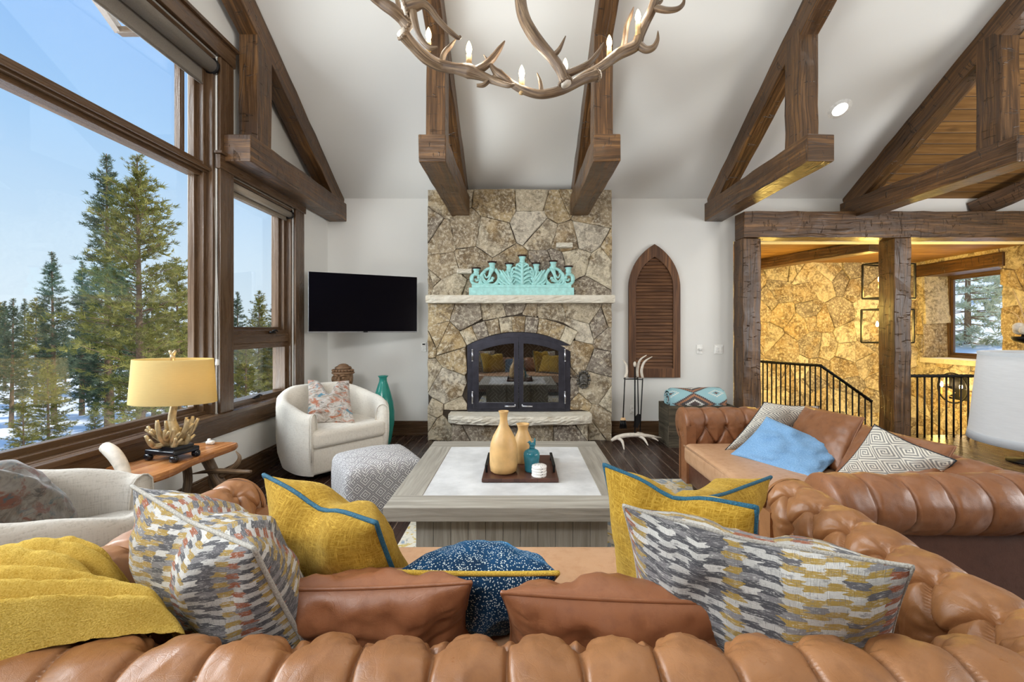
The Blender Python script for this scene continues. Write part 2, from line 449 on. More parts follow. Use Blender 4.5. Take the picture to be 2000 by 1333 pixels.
def m_ikat():
    t = NT('ikat_weave')
    n = t.noisec(t.map(t.uv, (22, 90, 1)), 1, 5); nx, ny, nz = t.sep(n)
    u, v, _ = t.sep(t.uv)
    u2 = t.ma('ADD', u, t.ma('MULTIPLY', t.ma('SUBTRACT', nx, .5), .07)); v2 = t.ma('ADD', v, t.ma('MULTIPLY', t.ma('SUBTRACT', ny, .5), .008))
    ci = t.ma('FLOOR', t.ma('DIVIDE', u2, .046)); cr = t.white(t.comb(ci, 7.0, 0.0))
    v3 = t.ma('ADD', t.ma('DIVIDE', v2, .0165), t.ma('MULTIPLY', t.ma('MODULO', t.ma('ABSOLUTE', ci), 2.0), .5))
    ri = t.ma('FLOOR', v3); rr = t.white(t.comb(ci, ri, 3.0)); par = t.ma('MODULO', t.ma('ABSOLUTE', ri), 2.0)
    pal = t.ramp(cr, [(0, C(166, 138, 70)), (.24, C(86, 86, 90)), (.42, C(152, 88, 58)), (.64, C(80, 80, 84)), (.80, C(170, 142, 76))], 'CONSTANT')
    alt = t.ramp(rr, [(0, C(186, 184, 180)), (.34, C(130, 128, 130)), (.60, C(206, 204, 200)), (.78, C(100, 98, 102))], 'CONSTANT')
    col = t.mix(par, alt, pal)
    bl = t.noise(t.map(t.uv, (26, 70, 1), (4, 2, 0)), 1, 6, .75); col = t.mix(t.val(bl, [(.58, 0), (.64, .85)]), col, C(208, 206, 202)); col = t.mix(t.val(bl, [(.38, .85), (.43, 0)]), col, C(140, 138, 138))
    fl = t.noise(t.map(t.uv, (40, 420, 1)), 1, 3, .7); fl2 = t.noise(t.map(t.uv, (420, 34, 1)), 1, 3, .7)
    col = t.mix(t.val(fl, [(.56, 0), (.66, .7)]), col, C(226, 224, 220)); col = t.mix(t.val(fl2, [(.56, 0), (.68, .75)]), col, C(104, 102, 106))
    return t.pr(col, .9, t.bump(t.ma('ADD', fl, fl2), .6, .005), Sheen_Weight=.1, Specular_IOR_Level=.15)
def m_key():
    t = NT('greek_key_weave')
    u, v, _ = t.sep(t.uv); s = .155
    a = t.ma('ADD', t.ma('DIVIDE', u, s), t.ma('DIVIDE', v, s*.74)); b = t.ma('SUBTRACT', t.ma('DIVIDE', u, s), t.ma('DIVIDE', v, s*.74))
    fa = t.ma('SUBTRACT', t.ma('FRACT', a), .5); fb = t.ma('SUBTRACT', t.ma('FRACT', b), .5)
    d = t.ma('MAXIMUM', t.ma('ABSOLUTE', fa), t.ma('ABSOLUTE', fb))
    th = t.ma('DIVIDE', t.ma('ARCTAN2', fb, fa), 2*PI)
    P = .15
    k = t.ma('FRACT', t.ma('ADD', t.ma('DIVIDE', d, P), th))
    st = t.val(k, [(.44, 0), (.5, 1), (.94, 1), (1, 0)])
    w = t.noise(t.map(t.uv, (300, 300, 1)), 1, 2)
    col = t.mix(st, C(132, 130, 128), C(236, 230, 216)); col = t.mix(t.ma('MULTIPLY', w, .35), col, C(200, 194, 182))
    return t.pr(col, .9, t.bump(t.ma('ADD', st, w), .4, .004), Specular_IOR_Level=.2)
def m_diamond():
    t = NT('diamond_knit')
    u, v, _ = t.sep(t.uv); s = .105
    a = t.ma('ADD', t.ma('DIVIDE', u, s), t.ma('DIVIDE', v, s)); b = t.ma('SUBTRACT', t.ma('DIVIDE', u, s), t.ma('DIVIDE', v, s))
    fa = t.ma('SUBTRACT', t.ma('FRACT', a), .5); fb = t.ma('SUBTRACT', t.ma('FRACT', b), .5)
    d = t.ma('MAXIMUM', t.ma('ABSOLUTE', fa), t.ma('ABSOLUTE', fb))
    st = t.val(t.ma('FRACT', t.ma('MULTIPLY', d, 5.0)), [(.34, 1), (.44, 0), (.9, 0), (1, 1)])
    w = t.noise(t.uv, 260, 3)
    col = t.mix(st, C(232, 230, 228), C(142, 138, 142)); col = t.mix(t.ma('MULTIPLY', w, .3), col, C(186, 184, 184))
    return t.pr(col, .95, t.bump(t.ma('SUBTRACT', w, t.ma('MULTIPLY', st, 1.4)), .6, .008), Specular_IOR_Level=.15)
def m_speckle():
    t = NT('navy_speckled_velvet')
    n = t.noisec(t.uv, 60, 2)
    p = t.n('VectorMath', {0: t.uv, 1: t.n('VectorMath', {0: n, 3: .002}, operation='SCALE').outputs[0]}, operation='ADD').outputs[0]
    d = t.vor(p, 175); l = t.noise(t.uv, 9, 4)
    base = t.mix(t.val(l, [(.3, 0), (.7, 1)]), C(6, 26, 48), C(16, 66, 106))
    dot = t.val(d, [(.28, 1), (.36, 0)])
    col = t.mix(dot, base, C(196, 206, 206))
    return t.pr(col, .8, t.bump(dot, .4, .004), Sheen_Weight=.5, Sheen_Roughness=.35, Sheen_Tint=(*C(60, 150, 210), 1), Specular_IOR_Level=.2)
def m_painted(dark=False):
    t = NT('painterly_print')
    a = t.noise(t.map(t.uv, (3.2, 5, 1)), 2.0, 6, .65, 1.4); b = t.noise(t.map(t.uv, (4, 7, 1), (3, 9, 0)), 2, 6, .7, 1.0); c = t.noise(t.map(t.uv, (3, 5, 1), (13, 2, 0)), 2.2, 5, .7, 1.0)
    col = t.ramp(a, [(.3, C(92, 84, 78)), (.45, C(176, 164, 150)), (.55, C(206, 200, 192)), (.68, C(130, 116, 102))])
    col = t.mix(t.val(b, [(.52, 0), (.60, .9)]), col, C(172, 90, 44)); col = t.mix(t.val(c, [(.56, 0), (.63, .9)]), col, C(60, 128, 150))
    col = t.mix(t.val(c, [(.34, .8), (.4, 0)]), col, C(70, 62, 50))
    if dark: col = t.mix(1.0, col, C(128, 124, 118), 'MULTIPLY')
    return t.pr(col, .85, t.bump(a, .3, .01), Sheen_Weight=.3)
def m_rug():
    t = NT('patterned_rug')
    a = t.noise(t.ob, 7, 5, .6, 1.2); b = t.noise(t.map(t.ob, (1, 1, 1), (7, 3, 0)), 9, 5, .6, 1.2); w = t.noise(t.ob, 300, 2)
    col = t.mix(t.val(a, [(.5, 0), (.56, .8)]), C(222, 214, 196), C(124, 146, 170)); col = t.mix(t.val(b, [(.56, 0), (.6, .9)]), col, C(206, 176, 84))
    col = t.mix(t.val(b, [(.36, .7), (.4, 0)]), col, C(110, 120, 100))
    return t.pr(col, .95, t.bump(w, .5, .006))
def m_southwest():
    t = NT('southwest_weave')
    u, v, _ = t.sep(t.uv)
    q = .021; iu = t.ma('FLOOR', t.ma('DIVIDE', u, q)); iv = t.ma('FLOOR', t.ma('DIVIDE', v, q*.55))
    w = t.noise(t.uv, 240, 3)
    fu = t.ma('ABSOLUTE', t.ma('SUBTRACT', t.ma('MODULO', t.ma('ADD', iu, 104.0), 26.0), 13.0))
    fv = t.ma('ABSOLUTE', t.ma('SUBTRACT', t.ma('MODULO', t.ma('ADD', iv, 120.0), 24.0), 12.0))
    d = t.ma('DIVIDE', t.ma('ADD', fu, fv), 25.0)
    col = t.ramp(d, [(0, C(70, 28, 24)), (.12, C(236, 232, 222)), (.20, C(52, 24, 26)), (.34, C(176, 106, 48)), (.42, C(66, 30, 28)), (.5, C(150, 196, 204)), (.80, C(232, 228, 218)), (.86, C(150, 196, 204)), (.93, C(80, 34, 28))], 'CONSTANT')
    col = t.mix(t.ma('MULTIPLY', w, .25), col, C(200, 214, 214))
    return t.pr(col, .95, t.bump(w, .6, .008))
def m_simple(name, col, rough=.5, metal=0.0, bump=0.0, scale=40, var=.15, **k):
    t = NT(name); n = t.noise(t.ob, scale, 4)
    c = C(*col); colr = t.mix(t.val(n, [(.3, 0), (.7, 1)]), tuple(x*(1-var) for x in c), tuple(min(1, x*(1+var)) for x in c))
    return t.pr(colr, rough, t.bump(n, bump, .006) if bump else None, Metallic=metal, **k)
def m_glass(name, tint=(1, 1, 1), refl=1.0, base=0.0):
    t = NT(name)
    lw = t.ma('POWER', t.n('LayerWeight', {0: .5}).outputs['Facing'], 4.0)
    f = t.ma('ADD', t.ma('MULTIPLY', lw, refl*.75), .035+base)
    a = t.n('BsdfTransparent', {0: tint}).outputs[0]; b = t.n('BsdfGlossy', {0: (1, 1, 1), 'Roughness': .01}).outputs[0]
    return t.surf(t.n('MixShader', {0: f, 1: a, 2: b}).outputs[0])
def m_emit(name, col, s):
    t = NT(name); return t.surf(t.n('Emission', {0: col, 1: s}).outputs[0])
def m_shade(name, col, trans=.5, streak=False):
    t = NT(name); n = t.noise(t.map(t.ob, (30, 30, 240)), 1, 3)
    if streak: n = t.noise(t.map(t.ob, (14, 14, 130), (0, 0, 0), (.5, .35, 0)), 1, 4)
    c = C(*col); cc = t.mix(n, tuple(x*.88 for x in c), c)
    d = t.n('BsdfDiffuse', {0: cc}).outputs[0]; e = t.n('BsdfTranslucent', {0: cc}).outputs[0]
    return t.surf(t.n('MixShader', {0: trans, 1: d, 2: e}).outputs[0])
def m_antler(name='antler'):
    t = NT(name); n = t.noise(t.map(t.uv, (5, 90, 1)), 1, 5, .6, .6); b = t.noise(t.ob, 6, 3)
    col = t.mix(t.val(n, [(.35, 0), (.65, 1)]), C(64, 46, 32), C(150, 126, 98)); col = t.mix(t.val(b, [(.45, 0), (.65, .6)]), col, C(84, 60, 40))
    return t.pr(col, .42, t.bump(n, .6, .006))
def m_foliage(name, c1, c2, c3):
    t = NT(name); ti = t.attr('tint')
    col = t.ramp(ti, [(0, c1), (.5, c2), (1, c3)])
    d = t.n('BsdfDiffuse', {0: col}).outputs[0]; e = t.n('BsdfTranslucent', {0: col}).outputs[0]
    return t.surf(t.n('MixShader', {0: .35, 1: d, 2: e}).outputs[0])
def m_concrete():
    t = NT('whitewashed_top'); n = t.noise(t.ob, 5, 6, .6); n2 = t.noise(t.ob, 30, 4)
    col = t.mix(t.val(n, [(.35, 0), (.7, 1)]), C(186, 186, 186), C(216, 216, 216)); col = t.mix(t.val(n2, [(.66, 0), (.75, .6)]), col, C(172, 166, 158))
    return t.pr(col, .55, t.bump(n2, .15, .004))
PAINT = m_paint()
BEAM = m_wood('hewn_timber', C(46, 31, 18), C(92, 63, 35), C(146, 105, 60), 1.0, .36, 1.3, .55)
TRIM = m_wood('stained_trim', C(72, 53, 37), C(90, 67, 46), C(110, 85, 60), .8, .26, 0, .5, .3)
GOLDW = m_wood('golden_ceiling_boards', C(104, 72, 36), C(154, 112, 62), C(186, 144, 90), .8, .5, 0, .3, .5, .14)
FLOORM = m_floor(); STONE = m_stone(); SLAB = m_slab()
MORTAR = m_simple('mortar', (74, 64, 54), .95)
LEA = m_leather('tan_leather', C(140, 94, 58), C(160, 111, 70), C(116, 75, 45), .32)
LEA2 = m_leather('brown_leather', C(128, 82, 52), C(150, 100, 66), C(98, 60, 36), .32)
LEA3 = m_leather('russet_leather', C(142, 90, 60), C(158, 104, 70), C(116, 70, 44), .34)
LEASEAT = m_leather('light_tan_leather', C(190, 146, 110), C(204, 162, 126), C(174, 128, 92), .36)
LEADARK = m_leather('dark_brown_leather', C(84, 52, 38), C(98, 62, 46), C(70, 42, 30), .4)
LINEN = m_linen(); LINEN2 = m_linen('cream_tweed', (190, 184, 174), .55)
YVEL = m_velvet('mustard_velvet', C(150, 112, 26), C(212, 174, 74), tint=C(240, 214, 130))
TEALC = m_simple('teal_cord', (30, 92, 118), .7, bump=.8, scale=300, var=.5)
NAVYC = m_simple('dark_cord', (40, 44, 50), .8, bump=.6, scale=300, var=.4)
GOLDC = m_simple('gold_cord', (206, 170, 60), .7, bump=.8, scale=300, var=.3)
BLUEV = m_velvet('sky_blue_velvet', C(124, 168, 212), C(160, 198, 232), 1.0, False, .4, C(180, 215, 255))
IKAT = m_ikat(); KEY = m_key(); DIAM = m_diamond(); SPECK = m_speckle(); PAINTED = m_painted(); PAINTED2 = m_painted(True); RUGM = m_rug(); SW = m_southwest(); FUR = m_fur()
IKATC = m_simple('grey_cord', (172, 168, 160), .85, bump=.6, scale=260, var=.3)
BLACK = m_simple('black_iron', (26, 25, 26), .45, .6, .3, 60)
BRONZE = m_simple('dark_bronze_metal', (70, 70, 80), .38, .75, .12, 12, .2)
STEEL = m_simple('steel', (190, 190, 196), .3, 1.0)
WHITEP = m_simple('white_plastic', (238, 237, 232), .35)
GREYW = m_wood('grey_washed_wood', C(126, 120, 110), C(158, 152, 141), C(182, 177, 166), 1.1, .6, 0, .25, .35)
TOP = m_concrete()
ANT = m_antler(); BONE = m_simple('antler_bone', (208, 198, 184), .55, 0, .4, 30, .15)
TANCER = m_simple('tan_ceramic', (206, 166, 108), .45, 0, .15, 14, .14)
TEALG = m_simple('teal_glaze', (46, 122, 138), .12, 0, 0, 9, .35)
GLASS = m_glass('window_glass', (.98, 1, .99)); FGLASS = m_glass('fireplace_glass', (.85, .87, .88), 1.0, .13)
TREE_G = [m_foliage('pine_needles', C(84, 88, 44), C(142, 138, 72), C(190, 176, 100)),
          m_foliage('fir_needles', C(66, 82, 66), C(104, 118, 92), C(144, 152, 116)),
          m_foliage('spruce_needles', C(150, 164, 130), C(198, 202, 170), C(236, 234, 214))]
BARK = m_simple('bark', (138, 108, 82), .9, 0, .8, 18, .35)
SNOW = m_simple('snow', (246, 246, 248), .8, 0, .3, 3, .05)
# ------------------------------------------------------------------ room shell
XL, XR, YB, YR = -2.56, 7.44, 5.69, -1.4          # left wall, right wall, back wall, rear wall
KNEE = 3.155; PITCH = .615; YRIDGE = 2.15
ZR = KNEE+PITCH*(YB-YRIDGE)
def ceil_z(y): return KNEE+PITCH*(YB-y)
mb = MB((0, 1, 0)); mb.box2((XL-.3, YR, -.12), (XR, YB+.02, 0)); mb.box2((2.86, YB, -.12), (4.35, 7.0, 0)); struct('floor', mb, FLOORM)
# left wall with two openings (big window y .5..3.62 / z .66..3.72, small y 3.80..4.84 / z .66..2.77)
WT = .22
mb = MB()
for a, b, z0, z1 in ((YR, .5, 0, 3.72), (.5, 3.62, 0, .62), (3.62, 3.80, 0, 3.72), (3.80, 4.84, 0, .62), (3.80, 4.84, 2.77, 3.72), (4.84, YB, 0, 3.72)):
    mb.box2((XL-WT, a, z0), (XL, b, z1))
M_left = Matrix(((0, 1, 0, XL-WT), (1, 0, 0, 0), (0, 0, 1, 0), (0, 0, 0, 1)))
mb.prism([(-.45, 3.72), (4.77, 3.72), (YRIDGE, ZR+.1)], 0, WT, M=M_left)
struct('wall_left', mb, PAINT, recalc=True)
mb = MB(); mb.box2((XL-WT, YB, 0), (-.70, YB+.18, 3.4)); mb.box2((.70, YB, 0), (2.85, YB+.18, 3.4)); mb.box2((-.70, YB, 1.42), (.70, YB+.18, 3.4)); mb.box2((-.70, YB, 0), (.70, YB+.18, .36)); mb.box2((2.85, YB, 2.58), (XR, YB+.18, 3.4)); struct('wall_back', mb, PAINT)
mb = MB(); mb.box2((XL-WT, YR-.15, 0), (XR+.2, YR, 3.3)); struct('wall_rear', mb, TRIM)
mb = MB(); mb.box2((XR, YR, -.1), (XR+.2, YB, 4)); mb.prism([(YR, 3.9), (YB, 3.9), (YRIDGE, ZR+.1)], 0, .2, M=Matrix(((0, 1, 0, XR), (1, 0, 0, 0), (0, 0, 1, 0), (0, 0, 0, 1)))); struct('wall_right', mb, PAINT, recalc=True)
# vaulted ceiling: plaster, with board lining beyond the fourth truss
def slope(mb, x0, x1, y0, z0, y1, z1, th=.15, **k):
    mb.add([(x0, y0, z0), (x1, y0, z0), (x1, y1, z1), (x0, y1, z1), (x0, y0, z0+th), (x1, y0, z0+th), (x1, y1, z1+th), (x0, y1, z1+th)],
           [(3, 2, 1, 0), (4, 5, 6, 7), (0, 1, 5, 4), (1, 2, 6, 5), (2, 3, 7, 6), (3, 0, 4, 7)], **k)
mb = MB(); slope(mb, XL-WT, 4.46, YB+.1, ceil_z(YB+.1), YRIDGE, ZR); slope(mb, XL-WT, XR+.2, YRIDGE, ZR, YR-.1, KNEE); struct('ceiling', mb, PAINT)
mb = MB((1, 0, 0)); slope(mb, 4.46, XR+.2, YB+.1, ceil_z(YB+.1), YRIDGE, ZR, grain=(1, 0, 0)); struct('ceiling_boards', mb, GOLDW)
# baseboards and trims
mb = MB((0, 1, 0)); mb.box2((XL, .2, 0), (XL+.025, YB-.02, .19)); mb.box2((XL, .2, .19), (XL+.016, YB-.02, .205)); struct('baseboard_left', mb, TRIM, bevel=.004)
mb = MB(); mb.box2((XL+.03, YB-.025, 0), (-1.17, YB, .19)); mb.box2((XL+.03, YB-.035, 0), (-1.17, YB, .03)); struct('baseboard_back', mb, TRIM, bevel=.004)
mb = MB(); mb.box2((1.17, YB-.025, 0), (2.84, YB, .19)); mb.box2((1.17, YB-.035, 0), (2.84, YB, .03)); struct('baseboard_back.001', mb, TRIM, bevel=.004)

# ---- windows in the left wall
XI = XL+.022
mb = MB((0, 1, 0)); mb.box2((XL-.02, .3, .50), (XI, 5.06, .655)); mb.box2((XL-.14, .3, .655), (XI+.03, 5.06, .69)); struct('trim_1', mb, TRIM, bevel=.004)
mb = MB(); mb.box2((XL-.01, 3.62, .69), (XI, 3.79, 3.72), grain=(0, 0, 1)); struct('trim_2', mb, TRIM, bevel=.004)
mb = MB(); mb.box2((XL-.01, 4.84, .69), (XI, 5.03, 2.775), grain=(0, 0, 1)); struct('trim_3', mb, TRIM, bevel=.004)
mb = MB(); mb.box2((XL-.01, 3.60, 2.77), (XI+.012, 5.05, 2.89)); mb.box2((XL-.01, 3.585, 2.89), (XI+.035, 5.065, 2.915)); struct('trim_4', mb, TRIM, bevel=.004)
mb = MB(); mb.box2((XL-.01, .3, 3.72), (XI+.012, 3.80, 3.86)); mb.box2((XL-.01, .3, 3.86), (XI+.035, 3.82, 3.89)); struct('trim_5', mb, TRIM, bevel=.004)
def win_frame(y0, y1, z0, z1, x0, x1, w):
    """frame in the wall plane, of width w, from x0 to x1"""
    m = MB((0, 1, 0))
    m.box2((x0, y0, z0), (x1, y1, z0+w)); m.box2((x0, y0, z1-w), (x1, y1, z1))
    m.box2((x0, y0, z0+w), (x1, y0+w, z1-w), grain=(0, 0, 1)); m.box2((x0, y1-w, z0+w), (x1, y1, z1-w), grain=(0, 0, 1))
    return m
def wmerge(a, b):
    k = len(a.v); a.v += b.v; a.f += [[q+k for q in f] for f in b.f]; a.uv += b.uv; a.sm += b.sm; a.t += b.t; return a
def empty_struct(name, loc):
    o = bpy.data.objects.new(name, None); COL.objects.link(o); o.location = loc; o['kind'] = 'structure'
    ROOT[o.name] = Matrix.Translation(Vector(loc)); return o
w1 = empty_struct('window_1', (XL, 2.0, .66))
m = win_frame(.5, 3.62, .66, 3.72, XL-WT, XL-.02, .035); wmerge(m, win_frame(.52, 3.60, .68, 3.70, XL-.185, XL-.075, .045)); wmerge(m, win_frame(.55, 3.575, .71, 3.67, XL-.185, XL-.13, .05))
part('window_frame', m, TRIM, w1, world=True, bevel=.004)
m = MB((0, 1, 0)); m.box2((XL-.20, .55, 2.72), (XL-.06, 3.60, 2.78)); m.box2((XL-.21, .55, 2.69), (XL-.10, 3.60, 2.82)); m.box2((XL-.05, .55, 2.735), (XL-.03, 3.6, 2.755)); part('transom', m, TRIM, w1, world=True, bevel=.004)
m = MB((0, 0, 1)); m.box2((XL-.18, 3.385, 2.82), (XL-.135, 3.425, 3.62)); m.box2((XL-.15, 3.393, 2.82), (XL-.125, 3.417, 3.62)); part('mullion', m, TRIM, w1, world=True)
m = MB(); m.box2((XL-.168, .6, .74), (XL-.163, 3.535, 2.70)); part('pane', m, GLASS, w1, world=True)
m = MB(); m.box2((XL-.168, .6, 2.80), (XL-.163, 3.535, 3.63)); part('pane', m, GLASS, w1, world=True)
# an awning sash pushed open, outside the upper light
m = MB((0, 1, 0)); a = Vector((-3.0, 3.2, 3.64)); b = Vector((-3.0, 2.35, 4.19)); c = Vector((-2.76, 3.2, 3.64)); d = Vector((-2.76, 2.35, 4.19))
for p, q in ((a, b), (a, c), (b, d)): m.bar(p, q, .045, .05)
part('awning_sash', m, TRIM, w1, world=True)
w2 = empty_struct('window_2', (XL, 4.3, .66))
m = win_frame(3.80, 4.84, .66, 2.77, XL-WT, XL-.02, .03); wmerge(m, win_frame(3.81, 4.82, 1.35, 2.75, XL-.20, XL-.075, .05)); wmerge(m, win_frame(3.84, 4.79, 1.38, 2.72, XL-.20, XL-.12, .05))
part('window_frame', m, TRIM, w2, world=True, bevel=.004)
m = win_frame(3.81, 4.82, .68, 1.27, XL-.20, XL-.06, .055); m.box2((XL-.2, 3.81, 1.27), (XL-.05, 4.82, 1.36)); sash = part('sash', m, TRIM, w2, world=True, bevel=.004)
def latch(y, z, p):
    m = MB(); m.rbox((XL-.045, y, z), (.03, .085, .022), .008, 2); m.tube([(XL-.03, y-.03, z+.012), (XL-.012, y, z+.024), (XL-.02, y+.05, z+.012)], [.008, .009, .007], 8)
    part('latch', m, BLACK, p, world=True)
latch(4.50, 1.375, w2); latch(4.22, .735, w2)
m = MB(); m.box2((XL-.172, 3.86, 1.42), (XL-.166, 4.76, 2.68)); part('pane', m, GLASS, w2, world=True)
m = MB(); m.box2((XL-.172, 3.86, .73), (XL-.166, 4.77, 1.22)); part('pane', m, GLASS, w2, world=True)
# roller shades
def roller(name, y0, y1, z, r, drop, label, cord_at):
    t = thing(name, label, 'blind', (XL-.03, y1, z))
    m = MB((0, 1, 0)); m.tube([(XL-.035, y0, z), (XL-.035, y1-.03, z)], r, 18); m.box2((XL-.037-r, y0, z-drop), (XL-.031-r, y1-.03, z)); m.tube([(XL-.034-r, y0, z-drop), (XL-.034-r, y1-.03, z-drop)], .012, 8)
    part('shade_roll', m, SHADEF, t, world=True)
    m = MB(); m.tube([(XL-.035, y1-.03, z), (XL-.035, y1-.012, z)], r+.012, 18); m.box2((XL-.06, y1-.012, z-r), (XL-.01, y1, z+r+.02)); part('bracket', m, BLACK, t, world=True)
    if cord_at:
        m = MB(); y, zb = cord_at
        m.tube([(XL-.035, y1-.015, z), (XL-.03, y1-.014, z-.8), (XL-.005, y1-.01, z-1.5), (XL+.028, y-.028, zb+.25), (XL+.03, y-.02, zb), (XL+.03, y+.015, zb), (XL+.028, y+.024, zb+.3), (XL-.005, y1-.006, z-1.5), (XL-.03, y1-.008, z-.8), (XL-.035, y1-.008, z)], .0016, 6, res=4)
        part('pull_cord', m, IKATC, t, world=True)
        m = MB(); m.rbox((XL+.03, y, zb), (.02, .03, .05), .006, 2); part('cord_tensioner', m, WHITEP, t, world=True)
    return t
SHADEF = m_simple('grey_shade_fabric', (128, 120, 110), .8, 0, .4, 200, .15)
SHADEF2 = m_simple('taupe_shade_fabric', (150, 138, 122), .8, 0, .4, 200, .15)
roller('roller_shade', .55, 3.61, 3.62, .055, .16, 'rolled grey shade along the top of the large picture window', (3.57, 1.13))
SHADEF = SHADEF2
roller('roller_shade', 3.83, 4.83, 2.70, .036, .06, 'small rolled taupe shade at the head of the narrow window beside the television', None)

# ---- timber trusses
def truss(x, label, yf=3.66, seed=1):
    t = thing('roof_truss', label, 'roof truss', (x, YB, 2.85), group='hewn timber roof trusses')
    m = MB(); m.bar((x, YB+.02, 2.966), (x, yf, 2.966), .235, .236, jit=.004, seed=seed); part('tie_beam', m, BEAM, t, world=True, bevel=.008)
    m = MB(); m.bar((x, 3.92, 3.08), (x, 3.92, 4.10), .17, .215, up=(0, 1, 0), jit=.004, seed=seed+7); part('king_post', m, BEAM, t, world=True, bevel=.008)
    n = Vector((0, PITCH, 1)).normalized(); o = n*.115
    a = Vector((x, YB+.02, ceil_z(YB+.02)))-o; b = Vector((x, YRIDGE, ZR))-o
    m = MB(); m.bar(a, b, .17, .23, up=n, jit=.004, seed=seed+9); part('rafter', m, BEAM, t, world=True, bevel=.008)
truss(-2.425, 'dark timber roof truss against the window wall, above the narrow window', seed=3)
truss(-.752, 'timber roof truss meeting the left side of the stone chimney', seed=31)
truss(.752, 'timber roof truss meeting the right side of the stone chimney', seed=57)
truss(2.585, 'timber roof truss left of the recessed ceiling light', seed=83)
truss(4.39, 'rightmost timber roof truss, above the staircase opening', seed=101)
m = MB(); m.bar((6.05, YB+.02, 2.99), (7.2, 4.2, 3.75), .2, .2, jit=.004, seed=5); solo('roof_brace', m, BEAM, 'short diagonal timber under the board ceiling at the far right', 'beam', (6.05, YB, 2.9), bevel=.008)
# posts and header of the stair opening
m = MB(); m.bar((2.965, YB-.125, 0), (2.965, YB-.125, 2.575), .235, .235, up=(0, 1, 0), jit=.006, seed=11); solo('timber_post', m, BEAM, 'timber post at the left edge of the stair opening beside the white wall', 'post', (2.965, YB-.125, 0), 'timber posts of the stair opening', bevel=.008)
m = MB(); m.bar((4.89, YB-.125, 0), (4.89, YB-.125, 2.575), .215, .24, up=(0, 1, 0), jit=.007, seed=19); solo('timber_post', m, BEAM, 'free-standing timber post in the middle of the stair opening', 'post', (4.89, YB-.125, 0), 'timber posts of the stair opening', bevel=.008)
m = MB(); m.bar((2.85, YB-.15, 2.745), (XR-.02, YB-.15, 2.745), .24, .335, jit=.006, seed=23); solo('timber_header', m, BEAM, 'long horizontal hewn timber across the top of the stair opening', 'beam', (4, YB-.125, 2.57), bevel=.008)
# recessed light in the ceiling slope
def slope_disc(x, y, r0, r1, d0, d1):
    n = Vector((0, -PITCH, -1)).normalized(); u = Vector((1, 0, 0)); w = n.cross(u)
    c = Vector((x, y, ceil_z(y)))
    return c, u, w, n
yy = (KNEE+PITCH*YB-EYE)/((645-213)/F+PITCH); xx = (1640-1015)/F*yy
c, u, w, nn = slope_disc(xx, yy, 0, 0, 0, 0)
t = thing('recessed_light', 'round white recessed light in the sloping ceiling between the two right-hand trusses', 'ceiling light', c)
def discring(r0, r1, h0, h1, seg=28):
    m = MB(); vs = []
    for r, h in ((r0, h0), (r1, h1)):
        for k in range(seg):
            a = 2*PI*k/seg; vs.append(c+u*(math.cos(a)*r)+w*(math.sin(a)*r)+nn*h)
    m.add(vs, [(k, (k+1) % seg, seg+(k+1) % seg, seg+k) for k in range(seg)], smooth=True); return m
mt = discring(.115, .075, .0, .012); wmerge(mt, discring(.075, .072, .012, .004)); part('trim_ring', mt, WHITEP, t, world=True)
m = MB(); m.add([c+u*(math.cos(2*PI*k/28)*.074)+w*(math.sin(2*PI*k/28)*.074)+nn*.005 for k in range(28)], [tuple(reversed(range(28)))]); part('lens', m, m_emit('lamp_lens', (1, .98, .95), 6), t, world=True)
lamp('SPOT', 'recessed_light_beam', c+nn*.03, 40, WARM, .07, aim=c+Vector((0, 0, -3)), angle=2.2)

